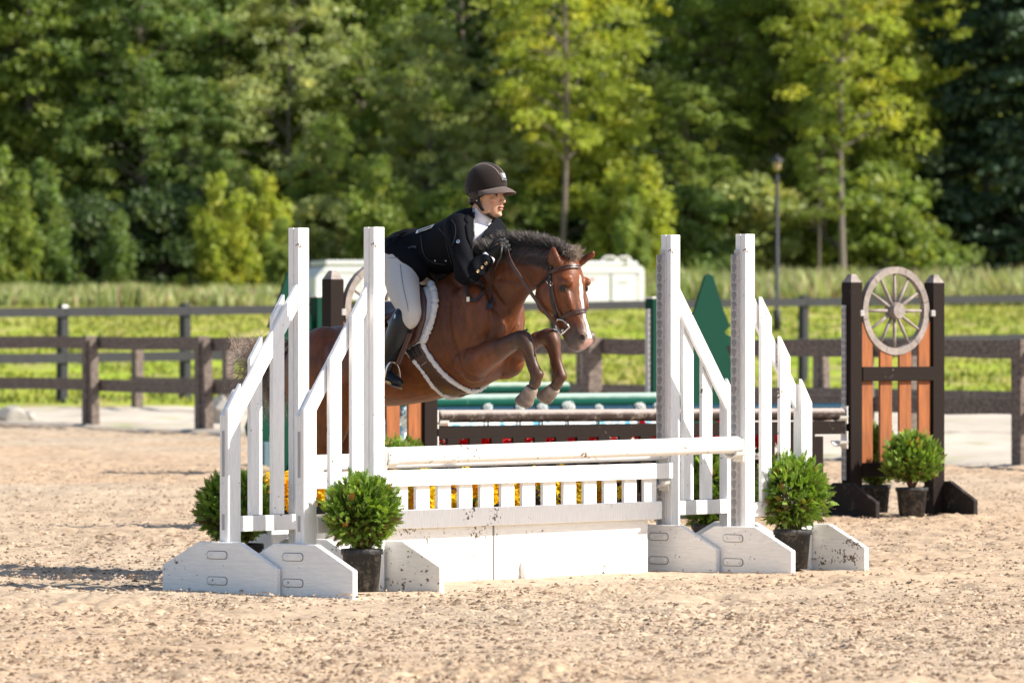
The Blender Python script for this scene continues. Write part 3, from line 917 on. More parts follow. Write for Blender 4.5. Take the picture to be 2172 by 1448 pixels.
Gl = at(677, 1000, 57.0); Gr = at(1388, 1000, 59.5); Gl.z = Gr.z = 0
Rg = (Gr - Gl).normalized(); RZg = math.atan2(Rg.y, Rg.x)
def cutout_tree(label, base, out, cx=.62):
    t = thing('green_standard', label, 'jump standard', base, RZg, 'green tree-shaped standards')
    MB().box(-.068, .068, -.06, .06, -.02, 1.60, .004).put('post', M_green, t)
    MB().box(-.069, .069, -.051, .051, 1.6005, 1.615, .002).put('post_cap', M_cup, t)
    half = [(0, 1.84), (.05, 1.82), (.17, 1.52), (.27, 1.33), (.23, 1.31), (.20, 1.28), (.22, 1.255), (.28, 1.235), (.31, 1.19), (.285, 1.15), (.22, 1.14), (.26, 1.05), (.36, .92), (.45, .80), (.41, .74), (.36, .74), (.44, .60), (.52, .42), (.50, .34), (.12, .33), (.12, -.02)]
    cxx = out * cx
    poly = [(cxx + x, z) for x, z in half] + [(cxx - x, z) for x, z in half[::-1] if x > 0]
    MB().prism(poly, 'y', -.012, .012).put('tree_board', M_green, t)
    poly2 = [(out * (.09 if True else 0), .30), (out * (cx - .40), .30), (out * (cx - .40), 1.12), (out * (cx - .46), 1.20), (out * .09, 1.12)]
    MB().prism(poly2, 'y', -.034, -.014).put('side_board', M_green, t)
    poly3 = [(cxx - .03, .9), (cxx + .03, .9), (cxx + .03, 1.3), (cxx - .03, 1.3)]
    for x in (0, out * cx):
        s = -1
        MB().prism(foot_profile(.38, .24, .1, .1), 'x', x + .06, x + .10, .004).put('foot_board', M_greyblue if x else M_green, t)
    mb = MB(); xi = -out * .069
    mb.box(min(xi, xi - out * .03), max(xi, xi - out * .03), -.03, .02, .1, 1.50)
    mb.mi = 1
    for k in range(24):
        mb.box(xi - .005 if out < 0 else xi - .028, xi + .028 if out < 0 else xi + .005, -.0315, -.0305, .14 + k * .057, .14 + k * .057 + .032)
    mb.put('hole_track', [M_trackm, M_hole], t)
    return t
cutout_tree('dark green standard with cutout fir tree between the white right wings', Gr, 1, .68)
cutout_tree('dark green cutout fir tree standard partly hidden behind the left white wings', Gl, -1, .32)
MB_t = thing('jump_block', 'low grey-blue box seen between the left white slats', 'jump box', at(590, 985, 60.0) * 1, RZg)
MB_t.location.z = 0
MB().box(-.26, .26, -.12, .12, -.02, .22, .01).put('box', M_greyblue, MB_t)
MB().box(-.22, -.08, .02, .08, .22, .75, .006).put('upright', M_green, MB_t)
MB().box(.10, .24, .02, .08, .22, .75, .006).put('upright', M_green, MB_t)
pole('front green pole passing behind the horse hooves', Gl - Vector((-Rg.y, Rg.x, 0)) * .1, Gr - Vector((-Rg.y, Rg.x, 0)) * .1 + Rg * .35, .062, paint('chalky_green_paint', (.006, .080, .060), dirt=(.30, .38, .33), lo=.72, hi=.85, dscale=8, spec=.1, top_col=(.36, .46, .40), grain=(3, 30, 30)), .64)
pole('rear green pole, the highest of the coloured poles', Gl + Vector((-Rg.y, Rg.x, 0)) * 1.2, Gr + Vector((-Rg.y, Rg.x, 0)) * 1.2 - Rg * .1, .055, paint('pale_green_pole_paint', (.006, .070, .050), spec=.1, top_col=(.40, .48, .40), lo=.75, hi=.85, grain=(3, 30, 30)), .74)
t = thing('teal_plank', 'teal plank below the front green pole', 'jump plank', Gl - Vector((-Rg.y, Rg.x, 0)) * .1, RZg)
MB().box(.1, 3.1, -.012, .012, .33, .55, .004).put('plank', M_teal, t)
for xx in (.15, 2.95): MB().box(xx, xx + .08, .013, .07, -.02, .57, .003).put('leg', M_teal, t)

# ------------------------------------------------------------------ fences
def rail_between(parent, a, b, z0, z1, th, m, name='rail', jitter=.0):
    d = b - a; L = d.length
    rz = math.atan2(d.y, d.x)
    za, zb = a.z, b.z
    M = Matrix.Translation((a.x, a.y, 0)) @ Matrix.Rotation(rz, 4, 'Z')
    V = []
    seg = 4
    for i in range(seg + 1):
        x = L * i / seg; z = za + (zb - za) * i / seg
        j = random.uniform(-jitter, jitter); 
        for (yy, zz) in ((-th / 2, z0 + j), (th / 2, z0 + j), (th / 2, z1 + j * .5), (-th / 2, z1 + j * .5)):
            V.append(M @ Vector((x, yy, z + zz)))
    F = []
    for i in range(seg):
        for j in range(4):
            p, q = i * 4 + j, i * 4 + (j + 1) % 4
            F.append((p, p + 4, q + 4, q))
    F += [(0, 1, 2, 3), (seg * 4 + 3, seg * 4 + 2, seg * 4 + 1, seg * 4)]
    mb = MB(); mb.add(V, F)
    return mb.put(name, m, parent, world=True)
def fence(label, pts, hs, rails, pw, rth, m, cat='fence', name='fence', brace=None, rail_off=-1, capm=None, jit=.012, extra=0):
    base = pts[len(pts) // 2]
    t = thing(name, label, cat, (base.x, base.y, 0), 0)
    d = (pts[-1] - pts[0]).normalized(); nrm = Vector((-d.y, d.x, 0))
    if nrm.y > 0: nrm = -nrm          # towards the camera
    rz = math.atan2(d.y, d.x)
    for i, p in enumerate(pts):
        M = Matrix.Translation(p) @ Matrix.Rotation(rz + random.uniform(-.05, .05), 4, 'Z') @ Matrix.Rotation(random.uniform(-.015, .015), 4, 'Y')
        o = MB().box(-pw / 2, pw / 2, -pw / 2, pw / 2, -.1, hs, .008, M=M).put('post', m, t, world=True)
        if capm and i in capm[1]:
            MB().box(-pw / 2 + .01, pw / 2 - .01, -pw / 2 - .004, -pw / 2 + .02, hs - .1, hs - .005, .005, M=M).put('reflector', capm[0], t, world=True)
        if brace and i in brace:
            M2 = Matrix.Translation(p + nrm * .0) @ Matrix.Rotation(rz, 4, 'Z')
            MB().prism([(pw * .6, -.05), (pw * 1.5, -.05), (pw * .95, hs * .96), (pw * .52, hs * .96)], 'y', -pw * .35, pw * .35, .006, M=M2).put('brace', m, t, world=True)
    for i in range(len(pts) - 1):
        for (z0, z1) in rails:
            rail_between(t, pts[i] + nrm * (pw / 2 + rth / 2 + .002) * rail_off * -1 + d * .004, pts[i + 1] + nrm * (pw / 2 + rth / 2 + .002) * rail_off * -1 - d * .004, z0, z1, rth, m, jitter=jit)
    return t
def fp(px, Y, z=0): 
    v = at(px, 900, Y); v.z = z; return v
def on_near(px):
    k = (px - 1086) / FPX
    Y = (83.6 - 2.24 * 5.63) / (1 + 2.24 * k)
    return Vector((k * Y, Y, 0))
near_px = [-860, -600, -330, -60, 190, 430, 700, 975, 1255, 1520, 1832, 2170, 2520, 2870, 3230, 3600, 3980]
fence('weathered brown near fence crossing the whole picture in front of the gravel track', [on_near(x) for x in near_px], 1.21, [(1.03, 1.20), (.47, .63)], .17, .05, M_fence, name='arena_fence', brace=(4, 5), rail_off=1, jit=.012)
def on_far(px):
    k = (px - 1086) / FPX
    # from (px 290, Y 100) to (px 1739, Y 82)
    x0, y0 = (290 - 1086) / FPX * 100, 100.; x1, y1 = (1739 - 1086) / FPX * 82, 82.
    m_ = (y1 - y0) / (x1 - x0)
    Y = (y0 - m_ * x0) / (1 - m_ * k)
    return Vector((k * Y, Y, 0))
fence('second weathered fence behind the near one, beginning beside the leftmost dark posts', [on_far(x) for x in (291, 484, 735, 985, 1236, 1490, 1739, 1935, 2240, 2520, 2800, 3080)], 1.10, [(.98, 1.13), (.40, .53)], .15, .045, M_fence, name='arena_fence', brace=(6,), rail_off=-1)
def on_black(px):
    k = (px - 1086) / FPX
    Y = 105 + (px - 131) / 1969 * 16
    p = Vector((k * Y, Y, 0)); p.z = float(terrain(p.x, p.y)); return p
fence('black-stained three-board paddock fence furthest back, on the meadow', [on_black(131 + 262 * i) for i in range(-4, 14)], 1.66, [(1.46, 1.61), (.68, .84)], .15, .045, M_blackfence, name='paddock_fence', capm=(M_cup, (4,)), rail_off=-1, jit=.004)

# ------------------------------------------------------------------ trailer, lamp post, boulders
def trailer():
    c = at(1017, 645, 176); x0 = at(668, 645, 176).x; x1 = at(1364, 645, 176).x
    L = (x1 - x0) * 1.045; s = 176 / FPX
    t = thing('horse_trailer', 'long white livestock trailer parked on the meadow behind the fences', 'trailer', (x0, 176, float(terrain(0, 176))), .26)
    z0 = EYE - (645 - HOR) * s - t.location.z; zt = EYE - (562 - HOR) * s - t.location.z
    M_p = M_trailer
    prof = [(0, z0 + .12), (L, z0 + .02), (L, zt - .12), (L - .10, zt), (.30, zt - .05), (.02, zt - .35)]
    MB().prism(prof, 'y', 0, 2.1, .02).put('body', M_p, t)
    n = 9
    for i in range(1, n):
        x = .5 + (L - 2.2) * i / n
        MB().box(x, x + .025, -.012, -.0005, z0 + .2, zt - .28).put('panel_rib', M_trailer_trim, t)
    MB().box(.25, L - .12, -.02, -.001, zt - .22, zt - .19).put('roof_trim', M_trailer_trim, t)
    MB().box(.3, L - .2, -.01, 2.0, zt + .001, zt + .13, .03).put('roof', M_p, t)
    for xx in (L - 1.72, L - 1.55, L - .23):
        for k in range(1): MB().ball((xx, -.012, zt - .38), (.05, .014, .05), 10, 6).put('marker_light', M_redlens, t)
    # rear compartment door with its shapes
    d = MB().box(L - .98, L - .22, -.03, -.002, z0 - .02, zt - .3, .008).put('door', M_p, t)
    MB().box(L - .8, L - .5, -.045, -.031, z0 + .62, z0 + .66).put('handle', M_trailer_trim, d)
    for xx in (L - .985, L - .2): MB().box(xx, xx + .02, -.034, -.003, z0, zt - .2).put('door_seam', M_trailer_trim, t)
    MB().box(L - 3.4, L - 1.05, .02, .3, z0 - .06, z0 + .12).put('wheel_arch', M_trailer_dark, t)
    for xx in (L - 2.7, L - 1.7):
        M = Matrix.Translation((xx, .06, .22)) @ Matrix.Rotation(math.pi / 2, 4, 'X')
        MB().lathe([(.12, .02), (.26, .03), (.28, 0), (.28, -.18), (.12, -.19)], 20, M).put('wheel', M_trailer_dark, t)
    # roof rails / hay rack
    for (a, b) in ((L - 1.25, L - .80), (L - .80, L - .38)):
        MB().tube([(a, .1, zt + .05), (a + .03, .1, zt + .2), (a + .12, .1, zt + .25), (b - .1, .1, zt + .25), (b - .02, .1, zt + .2), (b, .1, zt + .05)], .035, 8).put('roof_rack', M_cup, t, smooth=True)
    MB().ball((L - .52, .0, zt + .10), (.07, .07, .06), 12, 8).put('roof_vent', M_cup, t, smooth=True)
    MB().box(-.9, .05, .9, 1.1, .3, .4).put('hitch', M_trailer_dark, t)
trailer()
def lamp():
    Y = 150.; s = Y / FPX
    p = at(1648, 660, Y); zg = float(terrain(p.x, Y))
    top = EYE + (HOR - 333) * s - zg
    t = thing('street_lamp', 'slim black lamp post with round shade before the trees', 'street lamp', (p.x, Y, zg))
    MB().tube([(0, 0, 0), (0, 0, .5), (0, 0, .55), (0, 0, top - .42)], [.10, .09, .055, .042], 12).put('post', M_blackfence, t, smooth=True)
    MB().lathe([(.04, top - .34), (.08, top - .30), (.11, top - .12), (.10, top - .10)], 16).put('lamp_glass', simple('amber_lamp_glass', (.35, .25, .16), .3, .1, 5), t, smooth=True)
    MB().lathe([(.17, top - .12), (.16, top - .09), (.10, top - .02), (.03, top), (.025, top + .05), (.005, top + .07)], 16).put('lamp_cap', M_blackfence, t, smooth=True)
lamp()
def rock(label, px, py_b, Y, sx, sy, sz, seed):
    p = at(px, 900, Y)
    bm = bmesh.new(); bmesh.ops.create_icosphere(bm, subdivisions=3, radius=1)
    g = random.Random(seed)
    dirs = [(Vector((g.uniform(-1, 1), g.uniform(-1, 1), g.uniform(-1, 1))).normalized(), g.uniform(.62, .9)) for _ in range(11)]
    for v in bm.verts:
        for d, k in dirs:
            q = v.co.dot(d)
            if q > k: v.co -= d * (q - k)
        v.co = Vector((v.co.x * sx, v.co.y * sy, v.co.z * sz))
    mb = MB(); mb.bm(bm)
    o = mb.put('boulder', M_rock)
    o.location = (p.x, Y, sz * .55)
    setp(o, label, 'boulder', 'boulders near the fence')
rock('pale grey boulder at the left edge of the picture', 22, 890, 87, .30, .25, .16, 1)
rock('dark flat boulder just right of the leftmost pale one', 62, 890, 88, .12, .14, .09, 2)
rock('upper boulder behind the second brown fence post', 468, 870, 88.5, .17, .2, .24, 3)
rock('larger lower boulder beside the second brown fence post', 480, 905, 85.0, .27, .25, .22, 4)
# ------------------------------------------------------------------ the wood
def leafmat_t(name, tint, trans=.42):
    return leafmat(name, trans, .5, tint, (1.2, 1.2, .65))
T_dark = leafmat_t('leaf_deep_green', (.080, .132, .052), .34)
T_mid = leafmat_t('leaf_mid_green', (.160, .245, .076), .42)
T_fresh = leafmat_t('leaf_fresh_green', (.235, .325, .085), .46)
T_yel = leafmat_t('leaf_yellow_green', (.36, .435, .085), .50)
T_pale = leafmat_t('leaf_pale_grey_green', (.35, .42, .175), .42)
T_con = leafmat_t('needle_blue_green', (.060, .105, .060), .15)

def limb_pts(p0, p1, sag, g, n=5):
    out = []
    for i in range(n):
        t = i / (n - 1)
        p = [p0[k] + (p1[k] - p0[k]) * t for k in range(3)]
        p[2] += sag * math.sin(t * math.pi)
        if 0 < i < n - 1: p = [q + g.uniform(-.12, .12) for q in p]
        out.append(p)
    return out
def tree_meshes(key, H, R, z0, npads, lpp, leaf, pr, pth, prof, seed, trunk_r, bark, lean=.0, upright=0.0, stems=None):
    g = random.Random(seed); G = np.random.default_rng(seed)
    # trunk
    k = 9
    tp = []
    for i in range(k):
        t = i / (k - 1)
        tp.append((lean * H * t * t + .12 * math.sin(t * 5 + seed), .12 * math.cos(t * 4 + seed), -.3 + (H * .93 + .3) * t))
    tr = MB().tube(tp, [trunk_r * (1.25 if i == 0 else 1) * (1 - .85 * i / (k - 1)) for i in range(k)], 9)
    def trunk_at(z):
        t = max(0, min(1, (z + .3) / (H * .93 + .3))) * (k - 1); i = min(int(t), k - 2); f = t - i
        return [tp[i][j] + (tp[i + 1][j] - tp[i][j]) * f for j in range(3)]
    pads = []
    for i in range(npads):
        u = g.random()
        z = z0 + (H - z0) * u
        a = g.random() * 6.2832
        lob = 1 + .30 * math.sin(2 * a + 5.5 * u + seed) + .22 * math.sin(3 * a - 9 * u + 2 * seed) + .15 * math.sin(17 * u + seed)
        rr = R * prof(u) * lob
        q = (.30 + .70 * g.random() ** .55) * rr
        c = trunk_at(z)
        if stems:
            sx, sy, sh, sr = g.choice(stems)
            z = z0 + (H * sh - z0) * u; q *= sr
            c = [c[0] + sx * (.4 + .6 * u), c[1] + sy * (.4 + .6 * u), z]
        pads.append((c[0] + math.cos(a) * q, c[1] + math.sin(a) * q, z + g.uniform(-.15, .15) - .12 * q * (1 - upright * 2), q / max(rr, .01), a))
    for i in range(0, npads, max(1, npads // 46)):
        p = pads[i]
        zb = max(.6, p[2] - (.25 + upright) * math.hypot(p[0], p[1]) - .4)
        b = trunk_at(zb)
        r0 = trunk_r * .42 * (1 - .7 * zb / H)
        tr.tube(limb_pts((b[0], b[1], zb), p[:3], .15, g), [r0, r0 * .8, r0 * .6, r0 * .4, r0 * .2], 5)
    trunk = tr.mesh('trunk', bark)
    P = np.array([p[:3] for p in pads]); fr = np.array([p[3] for p in pads])
    N = npads * lpp
    idx = np.repeat(np.arange(npads), lpp)
    size = (pr * (.6 + .8 * G.random(npads)))[idx]
    d = G.normal(size=(N, 3)); d /= np.linalg.norm(d, axis=1)[:, None]
    rad = G.random(N) ** .5
    off = d * rad[:, None] * np.stack([size, size, size * pth / pr], -1)
    # pads droop outward
    out = P[idx][:, :2]; on = out / (np.linalg.norm(out, axis=1)[:, None] + .3)
    off[:, 2] -= (off[:, 0] * on[:, 0] + off[:, 1] * on[:, 1]) * (.28 - upright)
    c = P[idx] + off
    nrm = np.array((0, 0, 1.0))[None] * .6 + G.normal(size=(N, 3)) * .7
    nrm /= np.linalg.norm(nrm, axis=1)[:, None]
    u = np.cross(nrm, G.normal(size=(N, 3))); u /= np.linalg.norm(u, axis=1)[:, None]
    v = np.cross(nrm, u)
    ls = leaf * (.6 + .8 * G.random(N))
    a_ = c - u * ls[:, None] * .6; b_ = c + v * ls[:, None] * .42; c_ = c + u * ls[:, None] * .7; d_ = c - v * ls[:, None] * .42
    c_[:, 2] -= ls * .15
    V = np.stack([a_, b_, c_, d_], 1).reshape(-1, 3)
    F = np.arange(N * 4).reshape(N, 4)
    pb = (.72 + .5 * G.random(npads))[idx] * (.85 + .3 * G.random(N))
    warm = (G.random(npads) < .18)[idx] * .25 + .12 * G.random(N)
    col = np.stack([pb * (1 + warm), pb * (1 + warm * .3), pb * (1 - warm * .3)], -1)
    col = np.repeat(col, 4, 0)
    crown = fastmesh('crown', V, F, T_mid, False, col)
    return trunk, crown
pm = lambda u: (math.sin(math.pi * min(1, .16 + .80 * u)) ** .5) * (1 - .12 * u)
pb = lambda u: max(.15, math.sqrt(max(0, 1 - (2 * u - .85) ** 2 / 1.4)))
pt = lambda u: .35 + .65 * math.sin(math.pi * (u * .85 + .1))
pc = lambda u: (1 - u) * .95 + .05
KIND = {
    'maple': tree_meshes('maple', 13.5, 3.3, 3.2, 420, 60, .16, .62, .30, pm, 1, .16, M_bark),
    'broad': tree_meshes('broad', 14.5, 3.6, 1.0, 500, 60, .16, .58, .38, pb, 2, .20, M_bark),
    'tall': tree_meshes('tall', 16.5, 2.7, 2.4, 440, 60, .15, .52, .32, pt, 3, .17, M_bark_pale, lean=.01),
    'pine': tree_meshes('pine', 16.0, 3.2, .5, 330, 80, .19, .75, .16, pc, 4, .18, M_bark),
    'young': tree_meshes('young', 4.6, 1.15, .1, 130, 75, .13, .30, .42, lambda u: (1 - u) ** .55 * .80 * (1 + .35 * math.sin(19 * u)) + .15, 5, .05, M_bark, upright=.45, stems=[(0, 0, 1.0, .8), (.55, .2, .78, .6), (-.6, -.2, .70, .6), (.1, -.6, .6, .7)]),
    'slim': tree_meshes('slim', 15.5, 2.0, 5.5, 130, 60, .15, .50, .26, pb, 12, .13, M_bark, lean=.012),
    'shrub': tree_meshes('shrub', 3.6, 1.9, .1, 150, 75, .15, .48, .26, pb, 6, .06, M_bark),
    'airy': tree_meshes('airy', 12.0, 3.0, 1.6, 320, 55, .14, .50, .26, pb, 8, .12, M_bark_pale),
}
def tree(kind, px, Y, mat, label, name, sc=1.0, rot=None, group='trees of the wood behind the meadow', sz=None, cat='tree'):
    X = (px - 1086) / FPX * Y
    z = float(terrain(X, Y))
    t = thing(name, label, cat, (X, Y, z), random.random() * 6.28 if rot is None else rot, group)
    t.scale = (sc, sc, sz or sc)
    tr, cr = KIND[kind]
    tk = put('trunk', tr, t)
    if 'pale straight trunk, bare' in label: tk.material_slots[0].link = 'OBJECT'; tk.material_slots[0].material = M_bark_pale
    o = put('crown', cr, t)
    o.material_slots[0].link = 'OBJECT'; o.material_slots[0].material = mat
    return t
# trees and saplings one can point to
FRONT = [
    ('young', 8, 201, T_fresh, 'yellow-lit young conifer at the very left edge of the picture', 'young_tree', 1.10),
    ('young', 100, 203, T_mid, 'mid-green young tree second from the left edge', 'young_tree', 1.02),
    ('young', 247, 202, T_mid, 'small dark young tree between the leftmost saplings and the yellow pair', 'young_tree', .66),
    ('young', 468, 202, T_yel, 'left one of the yellow-green sapling pair beside the outer white wing', 'young_tree', .92),
    ('young', 552, 203, T_yel, 'right one of the yellow-green sapling pair just left of the white posts', 'young_tree', .95),
    ('young', 600, 200, T_fresh, 'low sapling touching the tallest far-left white post', 'young_tree', .60),
    ('young', 805, 204, T_fresh, 'broad bright sapling just behind the rider back', 'young_tree', 1.05),
    ('young', 860, 206, T_fresh, 'darker sapling between the bright one and the rider', 'young_tree', .80),
    ('young', 1300, 204, T_yel, 'left one of the lime saplings above the horse head', 'young_tree', .95),
    ('young', 1362, 203, T_yel, 'taller lime sapling above the right end of the trailer', 'young_tree', 1.05),
    ('young', 1335, 198, T_fresh, 'low lime sapling touching the trailer end', 'young_tree', .75),
    ('shrub', 180, 207, T_dark, 'dark bush at the foot of the wood on the left', 'bush', .9),
    ('shrub', 350, 207, T_dark, 'dark bush left of the yellow saplings', 'bush', 1.0),
    ('shrub', 690, 206, T_pale, 'mid-green bush between the two left white posts', 'bush', .9),
    ('shrub', 960, 207, T_fresh, 'mid-green bush behind the rider helmet', 'bush', 1.0),
    ('shrub', 1110, 207, T_fresh, 'mid-green bush directly above the horse mane', 'bush', .95),
    ('shrub', 1470, 206, T_mid, 'bush between the two right white posts', 'bush', 1.0),
    ('shrub', 1590, 208, T_pale, 'pale grey-green bush left of the lamp post', 'bush', 1.1),
    ('shrub', 1880, 207, T_fresh, 'bright bush right of the pale straight trunk', 'bush', 1.2),
    ('airy', 700, 208, T_fresh, 'small leafy tree between the two left white posts, in front of the wood', 'leafy_tree', .52),
    ('airy', 1060, 208, T_pale, 'small pale tree right of the rider helmet', 'leafy_tree', .60),
    ('airy', 1450, 209, T_fresh, 'small fresh green tree above the right white posts', 'leafy_tree', .62),
    ('airy', 420, 209, T_mid, 'small mid-green tree behind the yellow sapling pair', 'leafy_tree', .60),
    ('slim', 1792, 204, T_yel, 'tallest pale straight trunk, bare for half its height, above the wagon wheel', 'leafy_tree', 1.0),
    ('slim', 1192, 204, T_yel, 'slim trunk carrying the yellow crown above the horse head', 'leafy_tree', .92),
    ('slim', 68, 211, T_fresh, 'slim grey trunk near the left edge of the picture', 'leafy_tree', .95),
    ('slim', 305, 212, T_mid, 'slim dark trunk between the leftmost saplings and the yellow pair', 'leafy_tree', .90),
    ('slim', 1645, 212, T_pale, 'slim trunk directly behind the street lamp', 'leafy_tree', .85),
    ('slim', 1742, 204, T_fresh, 'short slim trunk just left of the tallest pale one', 'leafy_tree', .5),
    ('maple', 60, 212, T_fresh, 'tree with a dark trunk and light crown near the left edge', 'leafy_tree', 1.05),
    ('broad', 215, 216, T_mid, 'dark broad tree in the left quarter of the wood', 'leafy_tree', 1.05),
    ('broad', 390, 214, T_mid, 'deep green tree above the yellow sapling pair', 'leafy_tree', 1.0),
    ('airy', 300, 210, T_mid, 'thin-trunked tree standing before the deep green left trees', 'leafy_tree', .95),
    ('airy', 620, 211, T_pale, 'grey-green layered tree above the left white posts', 'leafy_tree', .95),
    ('maple', 560, 217, T_fresh, 'mid-green layered tree left of the grey-green one', 'leafy_tree', 1.05),
    ('maple', 760, 215, T_fresh, 'light green tree up and left of the rider', 'leafy_tree', 1.05),
    ('airy', 905, 210, T_pale, 'pale leafy tree right behind the rider helmet', 'leafy_tree', .80),
    ('broad', 980, 222, T_dark, 'dark tree filling the gap left of the yellow maple', 'leafy_tree', 1.1),
    ('maple', 1195, 209, T_yel, 'sunlit yellow-green maple rising above the horse head', 'leafy_tree', .98),
    ('broad', 1370, 224, T_dark, 'dark tree in the gap right of the yellow maple', 'leafy_tree', 1.0),
    ('tall', 1530, 212, T_fresh, 'tall green tree above the gap between the right white posts', 'leafy_tree', .95),
    ('airy', 1650, 213, T_pale, 'pale leafy tree directly behind the street lamp', 'leafy_tree', .9),
    ('tall', 1790, 210, T_yel, 'tall yellow-green tree behind the tallest pale straight trunk', 'leafy_tree', .98),
    ('tall', 1905, 215, T_yel, 'yellow-green tree right of the pale straight trunk', 'leafy_tree', .95),
    ('broad', 1990, 220, T_fresh, 'fresh green tree at the edge of the dark conifers', 'leafy_tree', .95),
    ('pine', 2085, 211, T_con, 'left one of the dark conifers at the right edge', 'conifer', 1.05),
    ('pine', 2200, 209, T_con, 'rightmost dark conifer, cut by the picture edge', 'conifer', 1.1),
]
for f in FRONT:
    tree(f[0], f[1], f[2], f[3], f[4], f[5], f[6])
# the same wood goes on behind and to both sides
kinds = ['broad', 'maple', 'tall', 'broad', 'airy']
mats_by = [T_dark, T_dark, T_mid, T_dark]
g = random.Random(5)
for i, px in enumerate(range(-420, 2640, 150)):
    if px > 1980: kd, mt = 'pine', T_con
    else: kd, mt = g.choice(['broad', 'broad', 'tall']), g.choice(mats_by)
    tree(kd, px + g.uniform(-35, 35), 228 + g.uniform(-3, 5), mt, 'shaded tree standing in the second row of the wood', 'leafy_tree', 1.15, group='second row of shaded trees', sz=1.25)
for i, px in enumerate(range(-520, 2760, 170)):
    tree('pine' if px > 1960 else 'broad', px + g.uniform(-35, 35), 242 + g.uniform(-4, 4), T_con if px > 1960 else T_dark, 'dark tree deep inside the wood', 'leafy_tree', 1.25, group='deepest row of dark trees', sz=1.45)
for px, Y, kd, mt in ((-180, 211, 'broad', T_mid), (-420, 212, 'maple', T_mid), (-90, 203, 'shrub', T_mid), (2380, 211, 'pine', T_con), (2590, 212, 'broad', T_mid), (2330, 204, 'shrub', T_dark)):
    tree(kd, px, Y, mt, 'tree of the wood standing outside the picture', 'leafy_tree', 1.05, group='trees beside the picture')
# understory: one dense mass of low leaves at the foot of the wood
def understory():
    G = np.random.default_rng(12)
    N = 45000
    px = G.random(N) * 3300 - 560
    Y = 216 + 34 * G.random(N)
    X = (px - 1086) / FPX * Y
    top = 3.0 + 2.2 * vnoise(X * .35, Y * .2, 71) + (Y - 216) * .45
    Z = terrain(X, Y) + top * G.random(N)
    c = np.stack([X, Y, Z], -1)
    nrm = np.array((0, -.3, 1.0))[None] + G.normal(size=(N, 3)) * .6; nrm /= np.linalg.norm(nrm, axis=1)[:, None]
    u = np.cross(nrm, G.normal(size=(N, 3))); u /= np.linalg.norm(u, axis=1)[:, None]; v = np.cross(nrm, u)
    ls = (.16 + .26 * G.random(N))[:, None]
    V = np.stack([c - u * ls, c + v * ls * .6, c + u * ls, c - v * ls * .6], 1).reshape(-1, 3)
    col = np.repeat((.7 + .6 * G.random(N))[:, None] * np.ones(3), 4, 0)
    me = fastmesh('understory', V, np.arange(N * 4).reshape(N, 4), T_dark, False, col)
    setp(put('understory', me), 'dark undergrowth filling the foot of the wood', 'undergrowth', kind='stuff')
understory()
# far wooded mass closing the view behind the last row
def far_wood():
    G = np.random.default_rng(13)
    N = 46000
    X = G.random(N) * 130 - 65
    Y = 258 + 10 * G.random(N)
    Z = terrain(X, Y) + 24 * G.random(N) * (.85 + .15 * vnoise(X * .3, X * 0, 3))
    c = np.stack([X, Y, Z], -1)
    nrm = np.array((0, -.8, 1.0))[None] + G.normal(size=(N, 3)) * .5; nrm /= np.linalg.norm(nrm, axis=1)[:, None]
    u = np.cross(nrm, G.normal(size=(N, 3))); u /= np.linalg.norm(u, axis=1)[:, None]; v = np.cross(nrm, u)
    ls = (.45 + .45 * G.random(N))[:, None]
    V = np.stack([c - u * ls, c + v * ls * .7, c + u * ls, c - v * ls * .7], 1).reshape(-1, 3)
    col = np.repeat((.6 + .6 * G.random(N))[:, None] * np.ones(3), 4, 0)
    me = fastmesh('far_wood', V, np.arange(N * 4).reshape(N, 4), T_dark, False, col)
    setp(put('far_wood', me), 'dense far-off foliage closing the wood behind the last trees', 'wood', kind='stuff')
far_wood()
# leaning dead trunk
p0 = at(1782, 525, 207); p1 = at(1700, 470, 209); 
base = Vector((p0.x, 207, float(terrain(p0.x, 207))))
t = thing('fallen_trunk', 'bare dead trunk leaning left of the pale straight tree', 'dead tree', base)
MB().tube([(0.3, 0, -.1), (0, 0, p0.z - base.z), (p1.x - p0.x, 2, p1.z - base.z), ((p1.x - p0.x) * 1.6, 3, p1.z - base.z + .8)], [.14, .13, .10, .04], 8).put('trunk', M_bark_pale, t, smooth=True)
MB().tube([(-.35, .1, -.1), (-.45, .1, 1.4), (-.55, .2, 3.6)], [.07, .06, .03], 7).put('dead_branch', M_bark, t, smooth=True)
# ------------------------------------------------------------------ body-building tools
HO = Vector((.228, 32.61, 0))     # a point of the horse's middle plane
def sp(px, py, w=0.0):
    "photo pixel -> (s along Pv, w towards the camera side, z) on the plane w metres beside the middle plane"
    k = (px - 1086) / FPX
    s = (k * (HO.y - Rv.y * w) - HO.x + Rv.x * w) / (Pv.x - k * Pv.y)
    Y = HO.y + Pv.y * s - Rv.y * w
    return Vector((s, w, EYE - (py - HOR) / FPX * Y))
def wp(v): return Vector((HO.x + Pv.x * v[0] - Rv.x * v[1], HO.y + Pv.y * v[0] - Rv.y * v[1], v[2]))
def Hp(px, py, w=0.0): return wp(sp(px, py, w))
def mir(v): return Vector((v[0], -v[1], v[2]))
def proj(P):
    P = np.asarray(P)
    return 1086 + P[:, 0] / P[:, 1] * FPX, HOR - (P[:, 2] - EYE) / P[:, 1] * FPX
def cr(a, b, c, d, t):
    return .5 * ((2 * b) + (-a + c) * t + (2 * a - 5 * b + 4 * c - d) * t * t + (-a + 3 * b - 3 * c + d) * t ** 3)
def smooth_seq(rows, sub=4):
    rows = [np.array(r, float) for r in rows]
    out = []
    for i in range(len(rows) - 1):
        a = rows[max(i - 1, 0)]; b = rows[i]; c = rows[i + 1]; d = rows[min(i + 2, len(rows) - 1)]
        for k in range(sub): out.append(cr(a, b, c, d, k / sub))
    out.append(rows[-1]); return out
